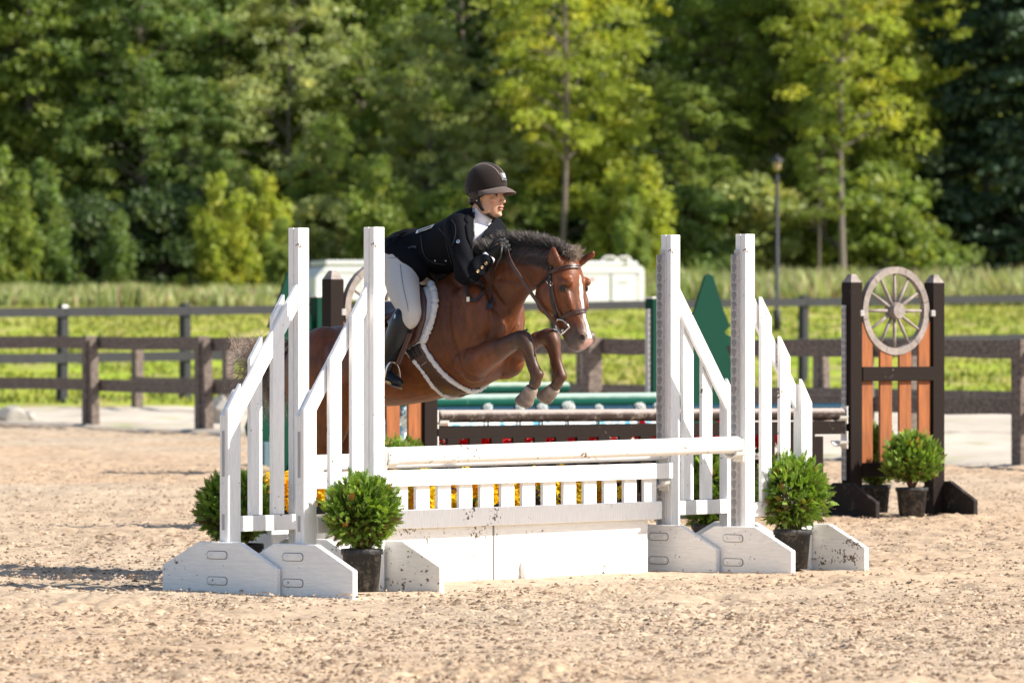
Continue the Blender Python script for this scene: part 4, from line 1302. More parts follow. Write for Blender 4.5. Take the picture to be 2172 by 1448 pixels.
def loft(mb, rows, n=24, sub=4, ex=2.0, cap=True):
    "rows: (centre xyz, in-plane radius vector xyz, side radius vector xyz) in horse coordinates"
    R = smooth_seq([list(c) + list(u) + list(v) for c, u, v in rows], sub)
    V = []; F = []
    for r in R:
        c, u, v = r[:3], r[3:6], r[6:9]
        for j in range(n):
            a = 2 * math.pi * j / n
            ca, sa = math.cos(a), math.sin(a)
            e = 2.0 / ex
            ca = math.copysign(abs(ca) ** e, ca); sa = math.copysign(abs(sa) ** e, sa)
            V.append(c + u * ca + v * sa)
    m = len(R)
    for i in range(m - 1):
        for j in range(n):
            a, b = i * n + j, i * n + (j + 1) % n
            F.append((a, b, b + n, a + n))
    if cap:
        V.append(R[0][:3]); V.append(R[-1][:3])
        for j in range(n):
            F.append((len(V) - 2, (j + 1) % n, j)); F.append((len(V) - 1, (m - 1) * n + j, (m - 1) * n + (j + 1) % n))
    mb.add([tuple(x) for x in V], F)
def row2(top, bot, hw, w=0.0, side=(0, 1, 0)):
    a = sp(*top, w); b = sp(*bot, w)
    return ((a + b) / 2, (a - b) / 2, Vector(side) * hw)
def chain(mb, pts, n=16, sub=4, ww=1.0, cap=True):
    "pts: (vector in horse coords, radius[, side radius])"
    P = [p[0] for p in pts]; rows = []
    for i, p in enumerate(pts):
        t = (P[min(i + 1, len(P) - 1)] - P[max(i - 1, 0)]).normalized()
        sd = Vector((0, 1, 0)); sd = (sd - t * sd.dot(t))
        if sd.length < .2: sd = Vector((1, 0, 0)) - t * t.x
        sd.normalize()
        u = t.cross(sd).normalized()
        if rows and u.dot(rows[-1][1]) < 0: u = -u; 
        r2 = p[2] if len(p) > 2 else p[1] * ww
        rows.append((p[0], u * p[1], sd * r2))
    # rounded ends
    t0 = (P[1] - P[0]).normalized(); t1 = (P[-1] - P[-2]).normalized()
    a, b = rows[0], rows[-1]
    rows = [(a[0] - t0 * a[1].length * .75, a[1] * .35, a[2] * .35)] + rows + [(b[0] + t1 * b[1].length * .75, b[1] * .35, b[2] * .35)]
    loft(mb, rows, n, sub, 2.0, cap)
def blob(mb, c, r, rot=None):
    M = rot.to_4x4() if rot else None
    mb.ball(c, r, 20, 14, M)
def union(mb, name, mats, voxel, smooth=4, world=True, fac=.5):
    me = bpy.data.meshes.new(name)
    me.from_pydata([tuple(wp(p)) if world else tuple(p) for p in mb.v], [], mb.f)
    bm = bmesh.new(); bm.from_mesh(me); bmesh.ops.recalc_face_normals(bm, faces=bm.faces); bm.to_mesh(me); bm.free()
    o = bpy.data.objects.new('tmp_' + name, me); C.objects.link(o)
    m = o.modifiers.new('r', 'REMESH'); m.mode = 'VOXEL'; m.voxel_size = voxel; m.adaptivity = 0; m.use_smooth_shade = True
    if smooth:
        m2 = o.modifiers.new('s', 'SMOOTH'); m2.iterations = smooth; m2.factor = fac
    dg = bpy.context.evaluated_depsgraph_get(); dg.update()
    res = bpy.data.meshes.new_from_object(o.evaluated_get(dg))
    bpy.data.objects.remove(o); bpy.data.meshes.remove(me)
    res.name = name; res.materials.clear()
    for mm in (mats if isinstance(mats, (list, tuple)) else [mats]): res.materials.append(mm)
    res.polygons.foreach_set('use_smooth', np.ones(len(res.polygons), dtype=bool))
    return res
def coords(me):
    a = np.empty(len(me.vertices) * 3, dtype=np.float32); me.vertices.foreach_get('co', a); return a.reshape(-1, 3).astype(float)
def setcol(me, col):
    c = np.ones((len(me.vertices), 4), dtype=np.float32); c[:, :3] = col
    a = me.color_attributes.new('Col', 'FLOAT_COLOR', 'POINT'); a.data.foreach_set('color', c.ravel())
def bvh_of(me): return BVHTree.FromPolygons([v.co.copy() for v in me.vertices], [tuple(p.vertices) for p in me.polygons])
EYEV = Vector((0, 0, EYE))
def cast(bvh, px, py):
    d = Vector(((px - 1086) / FPX, 1, -(py - HOR) / FPX)).normalized()
    h = bvh.ray_cast(EYEV, d)
    return (h[0], h[1]) if h[0] else (None, None)
def to_s(P):
    d = Vector(P) - HO
    return Vector((d.x * Pv.x + d.y * Pv.y, -(d.x * Rv.x + d.y * Rv.y), P[2]))
def mirw(P): return wp(mir(to_s(P)))
def mirn(N): 
    s = N.x * Pv.x + N.y * Pv.y; ww = -(N.x * Rv.x + N.y * Rv.y)
    return Vector((Pv.x * s + Rv.x * ww, Pv.y * s + Rv.y * ww, N.z))
def surf_path(bvh, pts, sub=5, off=.006):
    rows = smooth_seq(pts, sub); out = []
    for r in rows:
        p, n = cast(bvh, r[0], r[1])
        if p is not None: out.append((p + n * off, n))
    return out
def ribbon(mb, path, width, th):
    "flat strap lying on a surface path [(point, normal)]"
    V = []; F = []; k = len(path)
    w_ = width if hasattr(width, '__len__') else [width] * k
    for i, (p, n) in enumerate(path):
        t = (path[min(i + 1, k - 1)][0] - path[max(i - 1, 0)][0]).normalized()
        sd = n.cross(t).normalized() * w_[min(i, len(w_) - 1)] / 2
        V += [p - sd, p - sd * .9 + n * th, p + sd * .9 + n * th, p + sd]
    for i in range(k - 1):
        for j in range(4):
            a, b = i * 4 + j, i * 4 + (j + 1) % 4
            F.append((a, b, b + 4, a + 4))
    F += [(3, 2, 1, 0), (k * 4 - 4, k * 4 - 3, k * 4 - 2, k * 4 - 1)]
    mb.add(V, F)
def inpoly(x, y, poly):
    poly = np.array(poly, float); ins = np.zeros(len(x), bool); n = len(poly)
    for i in range(n):
        x1, y1 = poly[i]; x2, y2 = poly[(i + 1) % n]
        c = ((y1 > y) != (y2 > y)) & (x < (x2 - x1) * (y - y1) / (y2 - y1 + 1e-12) + x1)
        ins ^= c
    return ins
def patch(bvh, poly, off, th, step=4.0, edge_round=True, both=True):
    "raised sheet following the surface inside a photo outline; mirrored on the far side too"
    xs = np.arange(min(p[0] for p in poly), max(p[0] for p in poly) + step, step); ys = np.arange(min(p[1] for p in poly), max(p[1] for p in poly) + step, step)
    # outline resampled, interior grid, triangulated by bmesh fill of grid cells clipped to the outline
    bm = bmesh.new()
    vs = [bm.verts.new((p[0], p[1], 0)) for p in poly]
    bm.faces.new(vs)
    for x in xs[1:-1]:
        bmesh.ops.bisect_plane(bm, geom=list(bm.verts) + list(bm.edges) + list(bm.faces), plane_co=(x, 0, 0), plane_no=(1, 0, 0))
    for y in ys[1:-1]:
        bmesh.ops.bisect_plane(bm, geom=list(bm.verts) + list(bm.edges) + list(bm.faces), plane_co=(0, y, 0), plane_no=(0, 1, 0))
    bmesh.ops.remove_doubles(bm, verts=bm.verts, dist=.2)
    bm.verts.index_update()
    border = set(); 
    for e in bm.edges:
        if len(e.link_faces) == 1: border |= {e.verts[0].index, e.verts[1].index}
    bord_e = [(e.verts[0].index, e.verts[1].index) for e in bm.edges if len(e.link_faces) == 1]
    pts = []; ok = []
    for v in bm.verts:
        p, n = cast(bvh, v.co.x, v.co.y)
        pts.append((p, n)); ok.append(p is not None)
    V = []; 
    last = None
    for i, (p, n) in enumerate(pts):
        if p is None:
            j = min((q for q in range(len(pts)) if pts[q][0] is not None), key=lambda q: (bm.verts[:][q].co - bm.verts[:][i].co).length)
            p, n = pts[j]
        o = off + (th if i not in border else th * .45)
        V.append((p + n * o, p + n * (off - .01)))
    F = [[v.index for v in f.verts] for f in bm.faces]
    bm.free()
    nv = len(V)
    VV = [a for a, b in V] + [b for a, b in V]
    FF = [tuple(f) for f in F] + [tuple(x + nv for x in f[::-1]) for f in F] + [(a, b, b + nv, a + nv) for a, b in bord_e]
    mb = MB(); mb.add(VV, FF)
    if both:
        mb.twin = MB(); mb.twin.add([mirw(p) for p in VV], [tuple(x for x in f[::-1]) for f in FF])
    return mb
def fixn(me):
    bm = bmesh.new(); bm.from_mesh(me); bmesh.ops.recalc_face_normals(bm, faces=bm.faces); bm.to_mesh(me); bm.free()
    return me

# ------------------------------------------------------------------ the horse
hb = MB()
TR = [((630, 752), (634, 822), .08), ((646, 722), (648, 870), .18), ((676, 705), (672, 900), .245), ((712, 692), (704, 890), .265), ((755, 688), (742, 872), .265),
      ((808, 692), (790, 863), .285), ((860, 682), (845, 860), .295), ((900, 645), (898, 852), .29), ((930, 606), (948, 840), .265), ((965, 584), (992, 828), .235),
      ((998, 592), (1034, 812), .215), ((1028, 628), (1056, 786), .165), ((1048, 668), (1070, 748), .10)]
loft(hb, [row2(a, b, h) for a, b, h in TR], 32, 5, 2.15)
NK = [((915, 622), (1045, 745), .17), ((945, 592), (1078, 712), .145), ((978, 566), (1094, 672), .115), ((1020, 543), (1106, 644), .095), ((1068, 526), (1122, 622), .083), ((1115, 519), (1140, 612), .076), ((1160, 522), (1156, 606), .072), ((1192, 533), (1172, 600), .068), ((1208, 548), (1180, 590), .05)]
loft(hb, [row2(a, b, h) for a, b, h in NK], 28, 5, 2.1)
HD = [((1206, 538), (1170, 575), .055), ((1219, 553), (1160, 600), .082), ((1226, 574), (1153, 622), .098), ((1229, 596), (1154, 644), .102), ((1231, 620), (1164, 664), .090), ((1234, 645), (1180, 684), .068), ((1239, 670), (1192, 702), .056), ((1245, 692), (1201, 720), .055), ((1250, 710), (1209, 735), .058), ((1250, 724), (1216, 744), .050), ((1243, 736), (1224, 748), .028)]
loft(hb, [row2(a, b, h) for a, b, h in HD], 26, 5, 2.35)
for sg in (1, -1):
    q = lambda px, py, w: (lambda v: v if sg > 0 else mir(v))(sp(px, py, w))
    blob(hb, q(1166, 628, .062), (.095, .045, .105))       # cheek
    blob(hb, q(1180, 560, .055), (.05, .030, .05))
    blob(hb, q(1201, 598, .072), (.048, .026, .028))       # brow
    blob(hb, q(1194, 613, .074), (.032, .024, .030))
    blob(hb, q(1206, 633, .066), (.020, .018, .070), Matrix.Rotation(-.35, 3, 'Y'))  # facial crest
    blob(hb, q(1231, 716, .044), (.032, .024, .036))       # nostril wing
    # shoulder, breast, haunch and barrel muscles
    blob(hb, q(985, 700, .135), (.17, .085, .25), Matrix.Rotation(.35, 3, 'Y'))
    blob(hb, q(1005, 765, .13), (.12, .075, .10))
    blob(hb, q(1030, 700, .075), (.12, .085, .15))
    blob(hb, q(690, 790, .14), (.22, .13, .25))
    blob(hb, q(672, 850, .13), (.15, .10, .20))
    # ears
ear_n = [((1180, 572), .034, .030), ((1176, 556), .036, .026), ((1172, 541), .028, .017), ((1174, 530), .014, .010), ((1176, 524), .004, .004)]
# near ear, far ear
def ear(px0, py0, px1, py1, w0, w1, lean):
    a = sp(px0, py0, w0); b = sp(px1, py1, w1)
    rows = []
    for t, r1, r2 in ((-.25, .030, .028), (.12, .040, .026), (.35, .047, .022), (.6, .041, .018), (.82, .025, .014), (1.0, .008, .008)):
        c = a + (b - a) * t + Vector((0, lean * .012 * math.sin(max(t, 0) * 3.1), 0))
        rows.append((c, Vector((1, 0, 0)) * r1, Vector((0, 1, .1)) * r2))
    loft(hb, rows, 16, 4)
ear(1181, 572, 1174, 523, .060, .070, 1)
ear(1226, 560, 1258, 532, -.060, -.070, -1)
# forelegs: (px, py, w, r, r side)
def leg(pts): chain(hb, [(sp(p[0], p[1], p[2]), p[3], p[4] if len(p) > 4 else p[3]) for p in pts], 16, 4)
leg([(985, 748, .13, .125, .075), (1014, 766, .15, .092, .07), (1042, 750, .155, .070, .06), (1072, 734, .155, .054, .052), (1094, 722, .155, .046, .046), (1110, 718, .155, .046, .045)])
leg([(1108, 716, .155, .046, .045), (1118, 730, .155, .040, .040), (1126, 747, .155, .026, .028), (1132, 767, .155, .021, .024), (1137, 783, .155, .025, .027), (1140, 793, .155, .037, .034), (1138, 804, .155, .030, .028), (1133, 817, .155, .031, .032)])
blob(hb, sp(1131, 796, .155), (.018, .022, .020))
leg([(1040, 765, -.12, .11, .07), (1075, 765, -.13, .070, .06), (1102, 744, -.13, .056, .052), (1128, 727, -.13, .045, .045), (1150, 716, -.13, .041, .042), (1168, 712, -.13, .044, .044)])
leg([(1166, 710, -.13, .044, .044), (1175, 726, -.13, .036, .038), (1180, 746, -.13, .024, .027), (1184, 768, -.13, .021, .024), (1188, 785, -.13, .026, .027), (1190, 797, -.13, .036, .033), (1185, 807, -.13, .030, .028), (1179, 818, -.13, .031, .032)])
blob(hb, sp(1181, 799, -.13), (.018, .022, .020))
leg([(1104, 738, .155, .018, .014), (1113, 752, .155, .012, .011), (1119, 770, .155, .011, .010), (1126, 787, .155, .014, .013)])
leg([(1160, 732, -.13, .018, .014), (1167, 750, -.13, .012, .011), (1171, 770, -.13, .011, .010), (1177, 790, -.13, .014, .013)])
blob(hb, sp(1112, 712, .155), (.030, .040, .026)); blob(hb, sp(1172, 706, -.13), (.028, .038, .026))
# elbows
blob(hb, sp(1006, 792, .14), (.07, .05, .05)); blob(hb, sp(1062, 787, -.12), (.06, .05, .045))
# hind legs
leg([(700, 830, .13, .19, .12), (698, 880, .14, .15, .10), (696, 920, .14, .105, .075), (676, 962, .14, .070, .055), (652, 993, .14, .055, .045), (636, 1010, .14, .058, .044), (622, 1042, .14, .036, .032), (608, 1078, .14, .033, .03), (600, 1100, .14, .041, .036), (594, 1114, .14, .034, .032), (588, 1128, .14, .038, .038)])
leg([(735, 840, -.13, .17, .12), (740, 885, -.13, .14, .10), (730, 925, -.13, .10, .075), (708, 964, -.13, .068, .055), (684, 995, -.13, .054, .045), (668, 1012, -.13, .057, .044), (652, 1046, -.13, .036, .032), (638, 1080, -.13, .033, .03), (629, 1102, -.13, .041, .036), (622, 1116, -.13, .034, .032), (614, 1128, -.13, .037, .037)])
# dock of the tail
chain(hb, [(sp(640, 735, 0), .05), (sp(622, 728, 0), .035), (sp(606, 738, 0), .025)], 12)
M_coat = vcol('bay_coat', .44, .34, .0, 30, .30, 0, vec=(1, 1, .4), sheen_tint=(1.0, .7, .45))
def coat_bump():
    nt = M_coat.node_tree; b = nt.nodes['Principled BSDF']
    n = noise(nt, 160, 3, .6, vec=(1, 1, .22)); n2 = noise(nt, 9, 4, .6)
    bp = nd(nt, 'ShaderNodeBump'); bp.inputs['Strength'].default_value = .5; bp.inputs['Distance'].default_value = .0016
    b2 = nd(nt, 'ShaderNodeBump'); b2.inputs['Strength'].default_value = .45; b2.inputs['Distance'].default_value = .012
    nt.links.new(n.outputs[0], bp.inputs['Height']); nt.links.new(n2.outputs[0], b2.inputs['Height'])
    nt.links.new(b2.outputs[0], bp.inputs['Normal']); nt.links.new(bp.outputs[0], b.inputs['Normal'])
coat_bump()
horse_me = union(hb, 'horse', M_coat, .0070, 5, fac=.5)
def shape_details(me):
    "nostril and ear hollows"
    V = coords(me)
    return V
V = coords(horse_me)
# pull-in at ears (cup) and nostrils
loc = np.stack([(V[:, 0] - HO.x) * Pv.x + (V[:, 1] - HO.y) * Pv.y, -((V[:, 0] - HO.x) * Rv.x + (V[:, 1] - HO.y) * Rv.y), V[:, 2]], -1)
def d_to(p): return np.linalg.norm(loc - np.array(p)[None], axis=1)
for sg in (1, -1):
    c = np.array(sp(1233, 716, .062)); c[1] *= sg
    dd = (loc - c) / np.array((.013, .03, .019)); k = np.clip(1 - np.linalg.norm(dd, axis=1), 0, 1)
    loc[:, 1] -= sg * k ** .7 * .020
px_, py_ = proj(V)
# ear cups: hollow on the forward/outer face
for (pa, wa) in (((1177, 548), .058), ((1236, 548), -.06)):
    c = np.array(sp(pa[0], pa[1], wa)) + np.array((.025, .016 * np.sign(wa), 0))
    dd = (loc - c) / np.array((.032, .022, .036)); k = np.clip(1 - np.linalg.norm(dd, axis=1), 0, 1)
    loc[:, 0] -= k * .012; loc[:, 1] -= np.sign(wa) * k * .008
# muscle grooves and veins, the same on both sides
def groove(path, w, depth, sig):
    P = [np.array(sp(x, y, w)) for x, y in path]
    best = np.full(len(loc), 9.0)
    lm = loc.copy(); lm[:, 1] = np.abs(lm[:, 1]) * .35 + w * .65
    for a, b in zip(P[:-1], P[1:]):
        a = a.copy(); b = b.copy(); a[1] = b[1] = 0; q = lm.copy(); q[:, 1] = 0
        ab = b - a; t = np.clip(((q - a) @ ab) / (ab @ ab), 0, 1)
        best = np.minimum(best, np.linalg.norm(q - (a + t[:, None] * ab), axis=1))
    k = np.exp(-(best / sig) ** 2) * (np.abs(loc[:, 1]) > w * .35)
    loc[:, 1] -= np.sign(loc[:, 1]) * k * depth * .72
groove([(1000, 560), (1035, 615), (1062, 670), (1076, 715)], .13, .014, .016)
groove([(960, 610), (985, 650), (1000, 700), (992, 752)], .17, .012, .018)
groove([(945, 650), (956, 720), (975, 782), (1000, 806)], .22, .013, .018)
groove([(1040, 690), (1010, 730), (975, 750)], .17, .009, .014)
groove([(700, 745), (712, 800), (700, 870)], .2, .012, .022)
groove([(1060, 590), (1100, 600), (1135, 604)], .09, .010, .014)
groove([(1080, 560), (1120, 552), (1160, 560)], .075, .007, .014)
groove([(1183, 600), (1188, 640), (1186, 672)], .08, .007, .008)
groove([(1150, 590), (1158, 574), (1168, 562)], .07, .008, .009)
groove([(1203, 650), (1214, 680), (1222, 700)], .06, -.0035, .0045)
groove([(1213, 640), (1220, 665), (1232, 690)], .06, .004, .006)
groove([(1216, 735), (1228, 738), (1240, 738)], .04, .006, .004)
groove([(800, 800), (860, 815), (930, 812), (965, 800)], .26, -.004, .006)
groove([(1040, 700), (1030, 650), (1015, 620)], .14, -.004, .006)
for yy in (0, 7, 14): groove([(960, 790 + yy), (978, 788 + yy), (990, 792 + yy)], .22, .004, .003)
# soft folds
nn = vnoise(loc[:, 0] * 28, loc[:, 2] * 20 + loc[:, 1] * 9, 80) - .5
loc[:, 1] += np.sign(loc[:, 1]) * nn * .0022
V = np.stack([HO.x + Pv.x * loc[:, 0] - Rv.x * loc[:, 1], HO.y + Pv.y * loc[:, 0] - Rv.y * loc[:, 1], loc[:, 2]], -1)
horse_me.vertices.foreach_set('co', V.astype(np.float32).ravel()); horse_me.update()
# coat colours: bay with dark lower legs, grey muzzle, white blaze
def sm(x, a, b): t = np.clip((x - a) / (b - a), 0, 1); return t * t * (3 - 2 * t)
s_, w_, z_ = loc[:, 0], loc[:, 1], loc[:, 2]
# photo-height coordinate of each vertex's place on the middle plane
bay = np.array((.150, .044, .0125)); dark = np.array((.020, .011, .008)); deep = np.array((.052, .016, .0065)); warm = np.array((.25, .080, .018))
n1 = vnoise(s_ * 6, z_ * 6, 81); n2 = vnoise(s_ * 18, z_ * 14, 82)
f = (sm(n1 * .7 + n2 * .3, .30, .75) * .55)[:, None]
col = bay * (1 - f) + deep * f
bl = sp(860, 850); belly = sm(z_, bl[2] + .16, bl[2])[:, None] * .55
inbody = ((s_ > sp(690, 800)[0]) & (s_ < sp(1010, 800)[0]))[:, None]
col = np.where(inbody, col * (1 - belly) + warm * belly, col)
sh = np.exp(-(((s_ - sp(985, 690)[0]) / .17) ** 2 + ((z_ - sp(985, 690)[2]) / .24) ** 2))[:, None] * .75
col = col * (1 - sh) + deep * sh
def seg_dark(pts, rad, amt, colr):
    global col
    best = np.zeros(len(col))
    for i in range(len(pts) - 1):
        a = np.array(pts[i][0]); b = np.array(pts[i + 1][0]); ab = b - a
        t = np.clip(((loc - a) @ ab) / (ab @ ab), 0, 1)
        d = np.linalg.norm(loc - (a + t[:, None] * ab), axis=1)
        am = pts[i][1] + (pts[i + 1][1] - pts[i][1]) * t
        best = np.maximum(best, am * (d < rad))
    best = (best * amt)[:, None]
    col = col * (1 - best) + np.array(colr) * best
leg_dark = (.048, .028, .020)
seg_dark([(sp(1040, 750, .155), .0), (sp(1075, 733, .155), .55), (sp(1110, 718, .155), .92), (sp(1125, 748, .155), .8), (sp(1140, 793, .155), .75), (sp(1131, 822, .155), .6)], .075, 1, leg_dark)
seg_dark([(sp(1110, 740, -.13), .0), (sp(1150, 716, -.13), .3), (sp(1168, 712, -.13), .6), (sp(1179, 746, -.13), .45), (sp(1190, 797, -.13), .55), (sp(1176, 822, -.13), .6)], .075, 1, (.06, .036, .028))
for sg, dx in ((.14, 0), (-.13, 30)):
    seg_dark([(sp(676 + dx, 962, sg), 0), (sp(640 + dx, 1005, sg), .8), (sp(600 + dx, 1098, sg), 1), (sp(588 + dx * .9, 1128, sg), 1)], .09, 1, dark)
# pasterns dusty
seg_dark([(sp(1140, 797, .155), .0), (sp(1131, 820, .155), .85)], .06, .8, (.085, .055, .040))
seg_dark([(sp(1190, 800, -.13), .0), (sp(1176, 820, -.13), .85)], .06, .8, (.11, .070, .050))
# muzzle
mz = sm(d_to(sp(1232, 732, 0)), .135, .065)[:, None] * .88
ishead = (loc @ np.array((1, 0, 0)) > sp(1140, 600)[0])[:, None]
col = np.where(ishead, col * (1 - mz) + np.array((.085, .070, .065)) * mz, col)
# blaze: a narrowing white stripe down the front of the face
HF = [(sp(*a), sp(*b)) for a, b, h in HD]
fr = np.array([a for a, b in HF])
def along(px0, py0, px1, py1, wid0, wid1, woff):
    global col
    a = np.array(sp(px0, py0)); b = np.array(sp(px1, py1)); ab = b - a
    t = ((loc - a) @ ab) / (ab @ ab)
    cl = np.clip(t, 0, 1)
    q = loc - (a + cl[:, None] * ab)
    wd = wid0 + (wid1 - wid0) * cl
    lat = np.abs(q[:, 1] - woff + .0025 * np.sin(t * 11))
    fwd = q[:, 0] * ab[2] * -1 + q[:, 2] * ab[0]
    k = sm(lat, wd + .005, wd - .004) * (t > 0) * (t < 1) * (q[:, 0] > -.05)
    k = k[:, None]
    col = col * (1 - k) + np.array((.74, .70, .64)) * k
along(1226, 585, 1231, 612, .003, .015, -.012); along(1231, 612, 1236, 655, .015, .009, -.010); along(1236, 655, 1247, 700, .009, .009, -.006); along(1247, 700, 1252, 716, .009, .016, -.003)
sn = sm(d_to(sp(1246, 733, .0)), .055, .03)[:, None] * .8; col = col * (1 - sn) + np.array((.50, .30, .27)) * sn
for sg in (1, -1):
    c = np.array(sp(1233, 716, .052)); c[1] *= sg
    dd = np.linalg.norm((loc - c) / np.array((.013, .022, .019)), axis=1); k = sm(dd, 1.05, .75)[:, None]; col = col * (1 - k) + np.array((.012, .008, .008)) * k
    c = np.array(sp(1195, 612, .09)); c[1] *= sg
    dd = np.linalg.norm((loc - c) / np.array((.040, .05, .028)), axis=1); k = sm(dd, 1.05, .5)[:, None] * .85; col = col * (1 - k) + np.array((.035, .020, .015)) * k
for (pa, wa) in (((1177, 550), .058), ((1236, 548), -.06)):
    c = np.array(sp(pa[0], pa[1], wa)) + np.array((.022, .010 * np.sign(wa), 0))
    dd = np.linalg.norm((loc - c) / np.array((.026, .02, .034)), axis=1); k = sm(dd, 1.1, .5)[:, None] * .8; col = col * (1 - k) + np.array((.05, .025, .018)) * k
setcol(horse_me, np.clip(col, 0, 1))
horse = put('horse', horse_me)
setp(horse, 'bay horse with white blaze leaping over the white jump, forelegs tucked', 'horse')
HB = bvh_of(horse_me)
HZ = Matrix.Identity(4)

# hooves
M_hoof = vcol('dusty_hoof', .7, .3, nscale=40, nvar=.25)
def hoof(a, b, w, r0, r1, fwd):
    A = sp(*a, w); B = sp(*b, w)
    d = (B - A); L = d.length; t = d.normalized()
    sd = Vector((0, 1, 0)); u = t.cross(sd).normalized()
    if u.x < 0: u = -u
    mb = MB()
    rows = [(A - t * .008, u * r0 * .9, sd * r0 * .9), (A, u * r0, sd * r0), (A + d * .5 + u * fwd * .5, u * (r0 + r1) / 2, sd * (r0 + r1) / 2), (A + d * .86 + u * fwd, u * r1 * .98, sd * r1 * 1.0), (A + d * 1.0 + u * fwd * 1.6, u * r1 * .62, sd * r1 * .66), (A + d * 1.06 + u * fwd * 2, u * r1 * .34, sd * r1 * .36)]
    loft(mb, rows, 20, 4)
    me = mb_to(mb, 'hoof', M_hoof)
    V = coords(me); tt = np.array([(to_s(v) - A).dot(t) / L for v in V])
    band = np.exp(-((tt - .06) / .10) ** 2)[:, None]
    c = np.array((.23, .175, .140)) * (1 - tt[:, None] * .35) * (.88 + .2 * (np.sin(tt * 24 + 2 * V[:, 2] * 40)[:, None] > .5))
    c = c * (1 - band * .6) + np.array((.42, .34, .28)) * band * .6
    setcol(me, np.clip(c, 0, 1))
    ho = put('hoof', me, horse)
    c = A + d * .97 + u * fwd * 1.6
    ring = [wp(c + u * (math.cos(a) * r1 * .72) + sd * (math.sin(a) * r1 * .74)) for a in np.linspace(-2.5, 2.5, 15)]
    ms = MB(); ms.tube(ring, .006, 6)
    put('horseshoe', ms.mesh('horseshoe', simple('worn_iron_shoe', (.22, .20, .19), .5, .2, 40, metal=.7), True), ho, world=True)
    return ho
def mb_to(mb, name, mats, smooth=True, world=True):
    me = bpy.data.meshes.new(name)
    me.from_pydata([tuple(wp(p)) if world else tuple(p) for p in mb.v], [], mb.f)
    for m in (mats if isinstance(mats, (list, tuple)) else [mats]): me.materials.append(m)
    me.polygons.foreach_set('material_index', mb.m)
    fixn(me)
    if smooth: me.polygons.foreach_set('use_smooth', [True] * len(me.polygons))
    me.update(); return me
hoof((1128, 824), (1111, 860), .155, .034, .050, -.010)
hoof((1175, 824), (1154, 850), -.13, .034, .047, -.010)
hoof((590, 1124), (577, 1152), .14, .041, .050, -.004)
hoof((616, 1124), (603, 1150), -.13, .041, .050, -.004)
# eyes
M_eye = simple('dark_wet_eye', (.010, .006, .004), .12, .1, 10, spec=.45)
for sg in (1, -1):
    c = sp(1195, 612, .084); c.y *= sg
    mb = MB(); mb.ball(c, (.0185, .0165, .0160), 20, 14)
    put('eye', mb_to(mb, 'eye', M_eye), horse)
    mb = MB(); 
    for up_, rr_ in ((1, .0058), (-1, .0042)):
        mb = MB()
        lid = [c + Vector((math.cos(a) * .0205, sg * (.0105 - .004 * abs(math.cos(a))), up_ * math.sin(a) * (.0120 if up_ > 0 else .0135))) for a in np.linspace(.0, math.pi, 11)]
        mb.tube(lid, [.003] + [rr_] * 9 + [.003], 8)
        put('eyelid', mb_to(mb, 'eyelid', simple('dark_eyelid', (.055, .022, .012), .6, .2, 30)), horse)

# hair
M_hair = vcol('mane_hair', .45, .5, .3, 30, .1)
def hair(name, roots, tips, rad, seed, cfun, seg=5, wig=.01, bend=None, label=None):
    G = np.random.default_rng(seed)
    n = len(roots); roots = np.array(roots); tips = np.array(tips)
    V = np.zeros((n, seg * 2, 3)); colr = np.zeros((n, seg * 2, 3))
    ax = np.cross(tips - roots, G.normal(size=(n, 3))); ax /= (np.linalg.norm(ax, axis=1)[:, None] + 1e-9)
    w1 = G.normal(size=(n, 3)) * wig; w2 = G.normal(size=(n, 3)) * wig
    for k in range(seg):
        t = k / (seg - 1)
        p = roots + (tips - roots) * t + w1 * math.sin(t * math.pi) + w2 * math.sin(t * 2 * math.pi) * .6
        if bend is not None: p = p + bend * (t * (1 - t) * 4)
        r = rad * (1 - .75 * t)
        V[:, k * 2] = p - ax * r; V[:, k * 2 + 1] = p + ax * r
        c = cfun(t, n, G); colr[:, k * 2] = c; colr[:, k * 2 + 1] = c
    b = np.arange(n)[:, None] * seg * 2
    F = np.concatenate([b + np.array([[k * 2, k * 2 + 1, k * 2 + 3, k * 2 + 2]]) for k in range(seg - 1)], 0)
    me = fastmesh(name, V.reshape(-1, 3), F, M_hair, True, colr.reshape(-1, 3))
    o = put(name, me, horse); o['kind'] = 'stuff'
    if label: o['label'] = label
    return o
